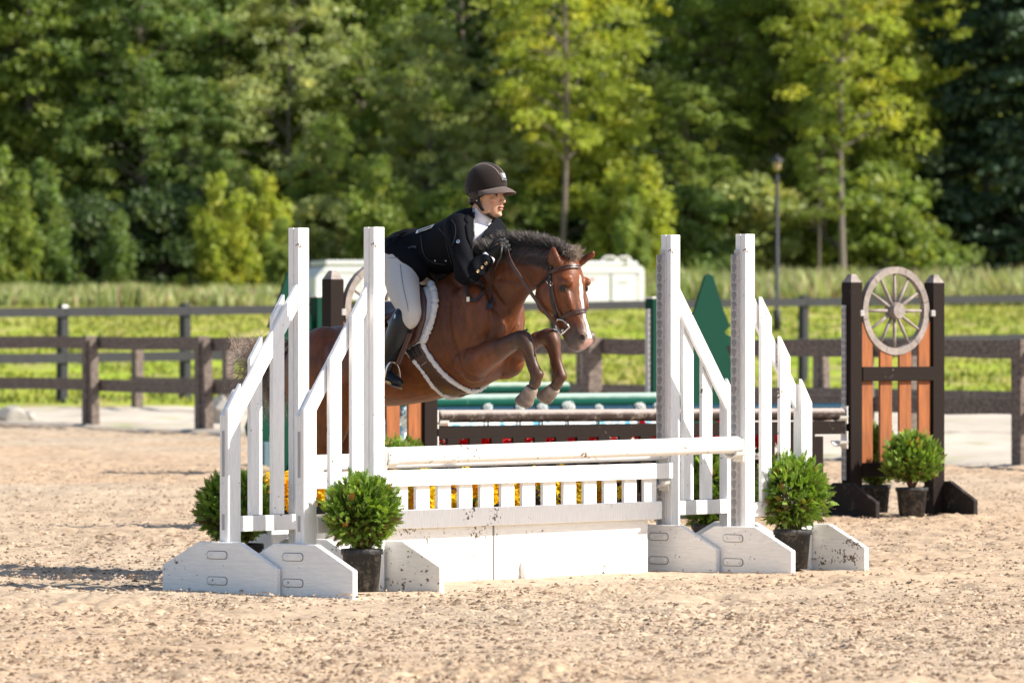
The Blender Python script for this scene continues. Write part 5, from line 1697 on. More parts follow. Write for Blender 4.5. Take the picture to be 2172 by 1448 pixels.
def mane():
    G = np.random.default_rng(3)
    crest = [(938, 590), (970, 566), (1005, 545), (1045, 528), (1085, 519), (1125, 516), (1165, 520), (1196, 532), (1212, 542)]
    lens = [.05, .055, .072, .082, .084, .072, .060, .050, .042]
    cs = smooth_seq([(*sp(*c), l) for c, l in zip(crest, lens)], 8)
    R = []; T = []
    n = 20000
    for i in range(n):
        u = G.random() * (len(cs) - 1.001); k = int(u); f = u - k
        r = cs[k] * (1 - f) + cs[k + 1] * f
        tn = (cs[k + 1] - cs[k])[:3]; tn /= np.linalg.norm(tn)
        w = (G.random() - .5) * .055
        up = np.array((-tn[2], 0, tn[0]))
        L = r[3] * (.55 + .6 * G.random())
        clump = .25 * math.sin(u * 2.1) + .2 * math.sin(u * 5.3 + 1)
        root = r[:3] + np.array((0, w, -.012))
        back = -.75 + clump * .4 + .16 * G.normal(); L *= 1.12 + .3 * clump
        d = up * (1.0) + tn * back + np.array((0, w * 6 + .25 * G.normal(), 0))
        d /= np.linalg.norm(d)
        tip = root + d * L
        R.append(wp(root)); T.append(wp(tip))
    for i in range(2600):
        x = 985 + 70 * G.random()
        root = np.array(sp(x, 560 - (x - 985) * .32 + 6 * G.random(), .09 + .03 * G.random()))
        L = .055 + .06 * G.random()
        tip = root + np.array((-.5 * L, .02 + .02 * G.normal(), .85 * L))
        R.append(wp(root)); T.append(wp(tip))
    def cf(t, n, G):
        a = np.array((.010, .007, .0065)); b = np.array((.10, .070, .056))
        x = np.clip(t ** 2 * .8 * (.4 + .9 * np.random.default_rng(9).random(n)), 0, 1)[:, None]
        return a * (1 - x) + b * x
    hair('mane', R, T, .0012, 4, cf, 4, .007, label='short dark mane blown upright')
    # mane falling over the near side of the neck
    R = []; T = []
    for i in range(6500):
        u = (.25 + .66 * G.random()) * (len(cs) - 1.001); k = int(u); f = u - k
        r = cs[k] * (1 - f) + cs[k + 1] * f
        root = r[:3] + np.array((0, .02, -.01)); L = .06 + .07 * G.random()
        tip = root + np.array((-.35 * L - .3 * L * G.random(), .045 + .02 * G.random(), -.75 * L))
        R.append(wp(root)); T.append(wp(tip))
    hair('mane_fringe', R, T, .0014, 5, cf, 5, .004)
    # forelock
    R = []; T = []
    for i in range(900):
        root = np.array(sp(1196 + 18 * G.random(), 534 + 8 * G.random(), .05 * (G.random() - .5)))
        L = .05 + .045 * G.random()
        tip = root + np.array((.6 * L, .028 * G.normal(), .02 * G.normal() + .005))
        R.append(wp(root)); T.append(wp(tip))
    def cf2(t, n, G):
        a = np.array((.05, .03, .022)); b = np.array((.40, .30, .22)); x = (t * (.4 + .6 * np.random.default_rng(2).random(n)))[:, None]
        return a * (1 - x) + b * x
    hair('forelock', R, T, .0013, 6, cf2, 5, .012)
mane()
def tail():
    G = np.random.default_rng(8)
    R = []; T = []; B = []
    for i in range(1500):
        root = np.array(sp(612 + 22 * G.random(), 728 + 14 * G.random(), .04 * (G.random() - .5)))
        if i < 800:
            tip = np.array(sp(570 - 78 * G.random() ** .8 + 50 * G.random() ** 2, 860 - 165 * G.random() ** 1.0, .12 * G.normal() * .6))
            bend = np.array((-.10, 0, -.03)) if tip[2] < root[2] else np.array((-.05, 0, -.12))
        else:
            tip = np.array(sp(600 + 30 * G.normal() * .6, 905 - 90 * G.random(), .10 * G.normal()))
            bend = np.array((-.08, 0, .02))
        tip[0] -= .04; R.append(wp(root)); T.append(wp(tip)); b = wp(Vector(bend)) - wp(Vector((0, 0, 0))); B.append(tuple(b * (.6 + .8 * G.random())))
    def cf(t, n, G):
        a = np.array((.030, .016, .012)); b = np.array((.48, .35, .25)); x = np.clip(t ** 1.0 * (.35 + .9 * np.random.default_rng(7).random(n)), 0, 1)[:, None]
        return a * (1 - x) + b * x
    hair('tail', R, T, .0019, 9, cf, 9, .045, bend=np.array(B), label='dark tail with pale wispy tips streaming out behind')
tail()

# ------------------------------------------------------------------ tack
M_leather = simple('brown_leather', (.060, .025, .018), .42, .25, 30, spec=.5)
M_leather_d = simple('dark_brown_leather', (.045, .017, .014), .38, .25, 30, spec=.6)
M_flap = simple('oiled_saddle_flap', (.075, .030, .022), .36, .2, 18, spec=.6)
M_black = simple('black_strap', (.012, .011, .012), .5, .2, 30)
M_steel = simple('polished_steel', (.62, .60, .57), .22, .05, 30, metal=1.0)
M_brass = simple('brass_buckle', (.34, .25, .13), .4, .1, 30, metal=.8)
def fleece():
    m, nt, b = new_mat('white_fleece')
    n = noise(nt, 55, 6, .75); r = ramp(nt, n.outputs[0], [(.3, (.70, .70, .72)), (.65, (.90, .89, .89))])
    nt.links.new(r.outputs[0], b.inputs['Base Color']); b.inputs['Roughness'].default_value = .95
    b.inputs['Sheen Weight'].default_value = .6
    bump(nt, n.outputs[0], b, 1.0, .02)
    return m
M_fleece = fleece()
saddle = thing('saddle', 'brown close-contact saddle on white fleece pad with matching fleece girth', 'saddle', tuple(Hp(880, 690, 0)))
def put_s(mb, name, m, par, smooth=True):
    me = mb.mesh(name, m, smooth); fixn(me)
    if getattr(mb, 'twin', None): put_s(mb.twin, name, m, par, smooth)
    return put(name, me, par, world=True)
# fleece pad showing as a thick roll in front of the flap
pad_path = [(888, 592), (905, 592), (917, 607), (924, 627), (925, 648), (919, 677), (908, 705), (898, 726)]
def roll(path, r, name, par, off=.0, seed=1, both=True, m=M_fleece):
    pts = surf_path(HB, path, 10, off)
    G = random.Random(seed)
    ss = [(p, n) for p, n in pts]
    for side in ((0, 1) if both else (0,)):
        mb = MB()
        P = [p if side == 0 else mirw(p) for p, n in ss]
        rr = [r * (.80 + .40 * G.random()) for _ in P]; rr[0] *= .6; rr[-1] *= .6
        mb.tube(P, rr, 12)
        me = mb.mesh(name, m, True); put(name, me, par, world=True)
mb = patch(HB, [(840, 640), (875, 596), (900, 584), (916, 596), (926, 625), (922, 660), (908, 708), (898, 728), (878, 745), (850, 752), (832, 730), (826, 690)], .004, .014, 6)
put_s(mb, 'saddle_pad', M_fleece, saddle)
roll(pad_path, .019, 'fleece_edge', saddle, .014, 1)
mb = patch(HB, [(826, 668), (850, 640), (876, 606), (892, 600), (902, 612), (910, 640), (907, 680), (893, 723), (866, 742), (846, 742), (836, 715)], .022, .016, 6)
put_s(mb, 'flap', M_flap, saddle)
mb = patch(HB, [(868, 628), (884, 612), (893, 640), (893, 676), (884, 706), (870, 712), (862, 680)], .040, .012, 5)
put_s(mb, 'knee_roll', M_flap, saddle)
roll([(896, 612), (902, 640), (900, 672), (893, 700)], .007, 'flap_piping', saddle, .036, 2, m=M_leather_d)
# seat
mb = MB()
rows = []
for (px, pt_, pb, hw) in ((818, 640, 690, .10), (828, 640, 694, .16), (845, 655, 694, .165), (862, 655, 685, .14), (880, 628, 672, .12), (893, 608, 650, .10), (902, 604, 630, .06)):
    rows.append(row2((px, pt_), (px, pb), hw))
loft(mb, rows, 24, 4, 2.4)

me = mb_to(mb, 'seat', M_leather_d); put('seat', me, saddle, world=True)
# girth: brown band between two fleece edges
gp = [(864, 744), (893, 724), (906, 744), (924, 772), (944, 796), (972, 816), (1000, 823), (988, 832), (962, 836), (940, 831), (920, 812), (902, 790), (884, 766)]
mb = patch(HB, gp, .006, .014, 5)
girth = put_s(mb, 'girth', M_leather_d, saddle)
roll([(897, 724), (904, 741), (921, 766), (940, 788), (962, 806), (985, 820), (1002, 826)], .0125, 'girth_fleece', saddle, .012, 4)
roll([(850, 750), (864, 745), (884, 768), (904, 793), (921, 816), (940, 832), (965, 838), (990, 832)], .0125, 'girth_fleece', saddle, .012, 5)
# girth buckle straps
for k in range(3):
    q = surf_path(HB, [(868 + k * 8, 742 - k * 5), (874 + k * 8, 752 - k * 5), (880 + k * 8, 762 - k * 5)], 3, .022)
    mb = MB(); ribbon(mb, q, .018, .004); put_s(mb, 'billet_strap', M_black, saddle, False)
q = surf_path(HB, [(896, 772), (908, 764)], 3, .022)
mb = MB(); ribbon(mb, q, .006, .002); put_s(mb, 'girth_badge', simple('grey_girth_label', (.20, .19, .18), .7, .1, 60), saddle, False)
# stirrup leathers and irons (both sides)
def stirrup(sg):
    T = lambda px, py, w: (sp(px, py, w) if sg > 0 else mir(sp(px, py, w)))
    mb = MB()
    a, b = T(872, 706, .34), T(846, 772, .345)
    for i in range(2):
        off = Vector((0, 0, 0)) + Vector((-.012 * i, .004 * sg * i, 0))
        mb.tube([wp(a + off), wp((a + b) / 2 + off), wp(b + off)], [.010, .010, .010], 4)
    put_s(mb, 'stirrup_leather', M_leather, saddle, False)
    # iron: arch and tread
    c = T(838, 770, .345)
    foot_r = T(846, 822, .36); 
    pts = []
    tl, tr_ = T(815, 808, .405), T(846, 822, .285)
    topc = T(836, 768, .345)
    ax = (tr_ - tl)
    n = 14
    for i in range(n + 1):
        a_ = math.pi * i / n
        base = (tl + tr_) / 2 - ax / 2 * math.cos(a_)
        h = math.sin(a_) ** .55
        pts.append(base + (topc - (tl + tr_) / 2) * h)
    mb = MB(); mb.tube([wp(p) for p in pts], .0062, 8)
    o = put_s(mb, 'stirrup_iron', M_steel, saddle)
    mb = MB()
    t = ax.normalized(); bq = Vector((0, 1, 0)) * .028 if False else Vector((.0, .0, .0))
    u = Vector((1, 0, -.2)).normalized() * .022
    u = (u - t * u.dot(t)).normalized() * .024
    up = t.cross(u).normalized() * .006
    if up.z < 0: up = -up
    V = [wp(p) for p in (tl - u - up, tr_ - u - up, tr_ + u - up, tl + u - up, tl - u + up, tr_ - u + up, tr_ + u + up, tl + u + up)]
    mb.add(V, [(0, 1, 2, 3), (4, 7, 6, 5), (0, 4, 5, 1), (1, 5, 6, 2), (2, 6, 7, 3), (3, 7, 4, 0)])
    tm = simple('stirrup_tread_rubber', (.42, .30, .17), .8, .3, 60)
    put_s(mb, 'stirrup_tread', tm, saddle, False)
stirrup(1); stirrup(-1)

bridle = thing('bridle', 'brown leather bridle with hunter bit on the bay horse head', 'bridle', tuple(Hp(1190, 620, 0)))
def strap(name, path, width, m=M_leather, off=.006, sub=5, mirror=True, th=.005):
    q = surf_path(HB, path, sub, off)
    if len(q) < 2: return
    mb = MB(); ribbon(mb, q, width, th)
    if mirror: mb.twin = MB(); ribbon(mb.twin, [(mirw(p), mirn(n)) for p, n in q], width, th)
    return put_s(mb, name, m, bridle, False)
strap('browband', [(1165, 579), (1183, 572), (1201, 567), (1217, 565.5), (1226, 567)], .020, mirror=False)
strap('browband_piping', [(1167, 577), (1184, 570), (1202, 565), (1217, 563.5), (1226, 565)], .006, M_leather_d, .011, mirror=False)
strap('headpiece', [(1171, 564), (1169, 571), (1168, 580)], .018, M_black)
strap('cheekpiece', [(1168, 570), (1167, 586), (1169, 610), (1172, 636), (1178, 660), (1184, 678)], .018, M_black)
strap('noseband_cheek', [(1172, 600), (1176, 630), (1183, 655), (1193, 675)], .011, M_leather)
strap('noseband', [(1192, 677), (1200, 670.5), (1209, 666), (1221, 661.5), (1234, 659), (1240, 659.5)], .024, M_leather, mirror=False)
strap('noseband_piping', [(1194, 674), (1201, 668), (1210, 664), (1221, 659.5), (1234, 657), (1240, 657.5)], .006, M_leather_d, .011, mirror=False)
strap('throatlatch', [(1166, 584), (1160, 592), (1150, 601), (1141, 610)], .009, M_black)
strap('chin_strap', [(1183, 703), (1176, 701), (1171, 700)], .010, M_black)
for (x, y) in ((1164, 601), (1171, 607)):
    p, n = cast(HB, x, y)
    if p is not None:
        mb = MB(); a = Vector((.012, 0, .004)); mb.tube([wp(to_s(p) + Vector((-.012, .012, .008))), wp(to_s(p) + Vector((-.004, .015, .012))), wp(to_s(p) + Vector((.006, .015, .0)))], .0028, 6); put_s(mb, 'buckle', M_steel, bridle)
for sg in (1, -1):
    ring = [sp(x, y, .078) for x, y in ((1183, 677), (1194, 678.5), (1202, 686), (1208, 694), (1199, 702), (1190, 709), (1182, 699), (1177.5, 687))]
    if sg < 0: ring = [mir(p) for p in ring]
    ring = ring + [ring[0]]
    mb = MB(); mb.tube([wp(p) for p in ring], .0052, 8, cap=False)
    put_s(mb, 'bit_ring', M_steel, bridle)
mb = MB(); mb.tube([wp(sp(1193, 700, .075)), wp(sp(1196, 704, 0)), wp(mir(sp(1193, 700, .075)))], .008, 8); put_s(mb, 'bit_mouthpiece', M_steel, bridle)
def rein(sg):
    P = [(1181, 688, .082), (1165, 672, .10), (1146, 648, .115), (1126, 620, .125), (1104, 588, .13), (1088, 563, .13), (1080, 546, .115), (1076, 530, .09)]
    rows = smooth_seq([tuple(sp(*p)) for p in P], 5)
    pts = []
    for r in rows:
        v = Vector(r)
        if sg < 0: v = mir(v)
        pts.append((wp(v), (wp(v + Vector((.0, sg, .15))) - wp(v)).normalized()))
    mb = MB(); ribbon(mb, pts, .020, .005); return put_s(mb, 'rein', M_leather, bridle, False)
rein(1); rein(-1)
# bight of the reins looping on the shoulder
lp = surf_path(HB, [(996, 600), (991, 612), (994, 628), (1004, 638), (1016, 634), (1024, 620), (1024, 604), (1018, 596)], 6, .012)
mb = MB(); ribbon(mb, lp, .014, .004); put_s(mb, 'rein_bight', M_black, bridle, False)
p, n = cast(HB, 995, 636)
mb = MB(); mb.box(-.008, .008, -.01, .01, -.012, .012, M=Matrix.Translation(p + n * .012)); put_s(mb, 'rein_buckle', M_steel, bridle, False)
# ------------------------------------------------------------------ the rider
rider = thing('person', 'rider in black jacket, brown riding helmet and pale breeches, crouched over the horse neck', 'person', tuple(Hp(860, 600, 0)))
def cloth(name, rgb, rough=.8, nscale=7, nvar=.15, bmp=.35, sheen=.3, dist=.012, fine=220):
    m, nt, b = new_mat(name)
    n = noise(nt, nscale, 3, .5); n.inputs['Distortion'].default_value = .6
    n2 = noise(nt, fine, 2, .5)
    r = ramp(nt, n2.outputs[0], [(.3, tuple(c * (1 - nvar) for c in rgb)), (.7, tuple(c * (1 + nvar) for c in rgb))])
    nt.links.new(r.outputs[0], b.inputs['Base Color'])
    b.inputs['Roughness'].default_value = rough; b.inputs['Sheen Weight'].default_value = sheen; b.inputs['Specular IOR Level'].default_value = .12
    bump(nt, n.outputs[0], b, bmp, dist)
    return m
M_jacket = cloth('black_jacket_cloth', (.0030, .0034, .0060), .8, 9, .2, .6, .0)
M_breech = cloth('stone_breeches_cloth', (.50, .475, .45), .85, 6, .05, .25, .2, .006)
M_boot = simple('black_boot_leather', (.006, .009, .013), .36, .2, 12, spec=.4)
M_shirt = cloth('white_shirt_cloth', (.80, .78, .82), .85, 12, .03, .3, .1, .006)
M_glove = simple('black_glove_leather', (.006, .006, .007), .55, .25, 40, spec=.3)
M_helm = simple('brown_velvet_helmet', (.017, .011, .0095), .85, .18, 90, sheen=.14, spec=.15)
M_helm_trim = simple('helmet_piping', (.34, .25, .22), .45, .1, 60)
M_helm_in = simple('helmet_harness_black', (.012, .009, .008), .6, .2, 50)
M_skin = vcol('skin', .5, .4, nscale=60, nvar=.05, nb=.05)
M_skin.node_tree.nodes['Principled BSDF'].inputs['Subsurface Weight'].default_value = .12
M_skin.node_tree.nodes['Principled BSDF'].inputs['Subsurface Radius'].default_value = (.02, .008, .004)
M_skin.node_tree.nodes['Principled BSDF'].inputs['Subsurface Scale'].default_value = .5
def put_r(name, me, par=None, label=None):
    o = put(name, me, par or rider, world=True)
    if label: o['label'] = label
    return o
# head frame: forward F, near side N, up U
FA = R_(-35)
Ff = Vector((math.cos(FA), math.sin(FA), -.02)).normalized()
Nf = Vector((math.sin(FA), -math.cos(FA), 0)).normalized()
Uf = Ff.cross(Nf) * -1
if Uf.z < 0: Uf = -Uf
HC = Hp(1032, 414, 0)
HM = Matrix(((Ff.x, Nf.x, Uf.x), (Ff.y, Nf.y, Uf.y), (Ff.z, Nf.z, Uf.z)))
def hp(f, l, u): return HC + Ff * f + Nf * l + Uf * u
def hs(f, l, u): return to_s(hp(f, l, u))
def hblob(mb, c, r, rot=None):
    bm = bmesh.new(); bmesh.ops.create_uvsphere(bm, u_segments=18, v_segments=12, radius=1)
    V = []
    for v in bm.verts:
        q = Vector((v.co.x * r[0], v.co.y * r[1], v.co.z * r[2]))
        if rot: q = rot @ q
        V.append(to_s(hp(c[0] + q.x, c[1] + q.y, c[2] + q.z)))
    bm.verts.index_update(); F = [[v.index for v in f.verts] for f in bm.faces]; bm.free(); mb.add(V, F)
def hloft(mb, rows, n=24, sub=4, ex=2.0):
    "rows: (f centre, u, half f, half l[, f tilt])"
    R = []
    for r in rows:
        c = hs(r[0], 0, r[1])
        R.append((c, hs(r[0] + r[2], 0, r[1]) - c, hs(r[0], r[3], r[1]) - c))
    loft(mb, R, n, sub, ex)
hd = MB()
hblob(hd, (-.008, 0, .052), (.094, .074, .085))
hloft(hd, [(.012, .07, .082, .070), (.016, .03, .080, .068), (.020, 0, .075, .066), (.020, -.03, .074, .062), (.026, -.055, .068, .056), (.034, -.078, .057, .047), (.046, -.098, .041, .036), (.054, -.112, .026, .022), (.056, -.118, .012, .010)], 26, 4, 2.2)
R2 = Matrix.Rotation(.30, 3, 'Y')
hblob(hd, (.098, 0, -.008), (.010, .0075, .026), Matrix.Rotation(-.32, 3, 'Y'))      # nose bridge
hblob(hd, (.112, 0, -.033), (.012, .010, .010))                                      # nose tip
for s_g in (1, -1):
    hblob(hd, (.101, s_g * .012, -.037), (.010, .0065, .0075))                       # nostril wings
    hblob(hd, (.088, s_g * .030, .017), (.012, .022, .007))                          # brow
    hblob(hd, (.070, s_g * .043, -.026), (.022, .018, .018))                         # cheekbone
    hblob(hd, (.020, s_g * .050, -.070), (.040, .012, .028), Matrix.Rotation(.5, 3, 'Y'))  # jaw
    hblob(hd, (-.006, s_g * .071, -.008), (.017, .008, .028))                        # ear
hblob(hd, (.0985, 0, -.0595), (.010, .021, .0058)); hblob(hd, (.0955, 0, -.0735), (.0105, .018, .0062))   # lips
hblob(hd, (.084, 0, -.102), (.015, .017, .013))                                      # chin
# neck, trunk, limbs beneath the clothes
neck_top = hs(-.012, 0, -.045); neck_b = sp(1012, 470, 0)
chain(hd, [(neck_top, .050, .048), ((neck_top + neck_b) / 2 + Vector((-.008, 0, 0)), .050, .047), (neck_b, .060, .062)], 18)
bt = [((838, 532), (846, 566), .12), ((862, 502), (872, 570), .155), ((895, 496), (915, 570), .14), ((930, 488), (952, 560), .14), ((962, 470), (992, 550), .145), ((985, 462), (1020, 520), .135), ((1000, 460), (1028, 488), .09)]
loft(hd, [row2(a, b, h) for a, b, h in bt], 24, 4)
def rleg(mb, sg, rows): chain(mb, [((sp(p[0], p[1], p[2]) if sg > 0 else mir(sp(p[0], p[1], p[2]))), p[3], p[4] if len(p) > 4 else p[3]) for p in rows], 18, 4)
def both(mb, rows): rleg(mb, 1, rows); rleg(mb, -1, rows)
both(hd, [(850, 556, .10, .085), (854, 590, .20, .066), (860, 625, .28, .052), (862, 655, .33, .043), (850, 695, .345, .042), (833, 735, .345, .036), (820, 765, .345, .030), (816, 785, .345, .032), (828, 800, .345, .026), (843, 808, .345, .020)])
# arms: near shoulder -> elbow -> wrist; far arm mostly behind the neck
ARM_N = [(970, 484, .17), (979, 535, .215), (988, 585, .225), (1016, 566, .19), (1040, 543, .145)]
ARM_F = [(1038, 486, -.165), (1052, 528, -.21), (1056, 566, -.21), (1072, 552, -.15), (1080, 534, -.095)]
for A in (ARM_N, ARM_F):
    P = [sp(*a) for a in A]
    chain(hd, [(P[0], .048), (P[1], .042), (P[2], .038), (P[3], .034), (P[4], .027)], 16)
# hands: palm, four fingers curled round the rein, thumb on top
def hand(mb, wrist, fw, across, up, sg, r=1.0):
    palm = wrist + fw * .050
    chain(mb, [(wrist, .024, .030), (wrist + fw * .035, .020, .038), (wrist + fw * .078, .018, .040)], 14)
    for i in range(4):
        o = across * (.030 - .020 * i)
        L = (.040, .045, .042, .034)[i]
        k = wrist + fw * .078 + o + up * .006
        a = k + fw * L * .75 - up * L * .35; b = a - up * L * .75 - fw * L * .25; c = b - fw * L * .75 + up * .004
        chain(mb, [(k, .0105), (a, .0098), (b, .0092), (c, .0080)], 10, 3)
    t0 = wrist + fw * .030 + across * .032 + up * .004; t1 = t0 + fw * .030 + across * .012 + up * .008; t2 = t1 + fw * .030 - across * .004 - up * .006
    chain(mb, [(t0, .013), (t1, .011), (t2, .0085)], 10, 3)
fwN = (sp(1070, 523, .10) - sp(1040, 543, .145)).normalized()
acN = Vector((-.25, .35, .85)); acN = (acN - fwN * acN.dot(fwN)).normalized(); upN = Vector((0, 1, 0)); upN = (upN - fwN * upN.dot(fwN) - acN * upN.dot(acN)).normalized()
wrN = sp(1040, 543, .145)
hand(hd, wrN, fwN, acN, upN, 1)
fwF = (sp(1096, 524, -.05) - sp(1080, 534, -.095)).normalized()
upF = Vector((0, -1, 0)); upF = (upF - fwF * upF.dot(fwF)).normalized(); acF = Vector((-.2, -.2, .9)); acF = (acF - fwF * acF.dot(fwF) - upF * acF.dot(upF)).normalized()
wrF = sp(1080, 534, -.095)
hand(hd, wrF, fwF, acF, upF, -1)
body_me = union(hd, 'body', M_skin, .0048, 2)
V = coords(body_me)
q = V - np.array(HC)[None]
fl, ll, ul = q @ np.array(Ff), q @ np.array(Nf), q @ np.array(Uf)
col = np.ones((len(V), 3)) * np.array((.60, .335, .215))
cheek = np.exp(-(((fl - .07) / .03) ** 2 + ((np.abs(ll) - .045) / .02) ** 2 + ((ul + .035) / .022) ** 2))[:, None] * .35
col = col * (1 - cheek) + np.array((.60, .24, .17)) * cheek
lips = np.exp(-(((ul + .0665) / .0135) ** 4)) * (np.abs(ll) < .024) * (fl > .088)
lips = (lips * np.clip(1 - (np.abs(ll) / .024) ** 3, 0, 1))[:, None] * .85
col = col * (1 - lips) + np.array((.36, .13, .10)) * lips
gap = (np.exp(-(((ul + .0665) / .0022) ** 2)) * (np.abs(ll) < .019) * (fl > .080))[:, None]
col = col * (1 - gap * .95) + np.array((.05, .015, .012)) * gap * .95
brow = (np.exp(-(((ul - .019 - .004 * (1 - np.abs(np.abs(ll) - .03) / .02)) / .0038) ** 2)) * (np.abs(ll) > .010) * (np.abs(ll) < .050) * (fl > .045))[:, None] * .8
col = col * (1 - brow) + np.array((.06, .03, .02)) * brow
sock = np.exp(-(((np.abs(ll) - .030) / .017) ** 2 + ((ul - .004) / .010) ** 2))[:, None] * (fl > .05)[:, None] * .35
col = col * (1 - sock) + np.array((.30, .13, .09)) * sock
nos = (np.exp(-(((np.abs(ll) - .008) / .0035) ** 2 + ((ul + .043) / .003) ** 2)) * (fl > .085))[:, None] * .8
col = col * (1 - nos) + np.array((.10, .03, .02)) * nos
setcol(body_me, np.clip(col, 0, 1))
# eye sockets pressed in
dd = np.exp(-(((np.abs(ll) - .030) / .013) ** 2 + ((ul - .002) / .009) ** 2)) * (fl > .05)
V2 = V - dd[:, None] * .0085 * np.array(Ff)[None]
mg = np.exp(-(((ul + .0665) / .0026) ** 2)) * (np.abs(ll) < .019) * (fl > .082)
V2 = V2 - mg[:, None] * .006 * np.array(Ff)[None]
body_me.vertices.foreach_set('co', V2.astype(np.float32).ravel()); body_me.update()
put_r('body', body_me)
M_eyew = simple('eye_white', (.62, .58, .55), .25, .03, 10)
M_iris = simple('brown_iris', (.02, .008, .004), .15, .1, 10)
for sg in (1, -1):
    mb = MB(); mb.ball(hp(.0765, sg * .0300, .001), .0118, 14, 10)
    e = put_r('eye', mb.mesh('eye', M_eyew, True))
    mb = MB(); mb.ball(hp(.0835, sg * .0312, .0005), .0072, 12, 8)
    put('iris', mb.mesh('iris', M_iris, True), e, world=True)
    for uu, r_ in ((.0078, .0032), (-.0062, .0020)):
        mb = MB(); mb.tube([hp(.0800, sg * .017, uu * .3), hp(.0880, sg * .024, uu), hp(.0885, sg * .032, uu * 1.05), (hp(.0800, sg * .043, uu * .2))], [.0015, r_, r_, .0015], 6)
        put_r('eyelid', fixn(mb.mesh('eyelid', simple('lid_skin', (.07, .03, .02) if uu > 0 else (.42, .22, .15), .6, .1, 40), True)))
# hair showing under the helmet
mb = MB()
for sg in (1, -1):
    mb.tube([hp(.050, sg * .062, .045), hp(.040, sg * .068, .02), hp(.015, sg * .071, .0), hp(-.02, sg * .072, -.01), hp(-.055, sg * .062, -.02)], [.008, .012, .012, .013, .012], 8)
mb.tube([hp(-.03, .06, -.02), hp(-.075, .03, -.035), hp(-.085, 0, -.04), hp(-.075, -.03, -.035), hp(-.03, -.06, -.02)], [.014, .020, .022, .020, .014], 10)
put_r('hair', fixn(mb.mesh('hair', simple('dark_brown_hair', (.030, .016, .010), .5, .3, 80), True)))

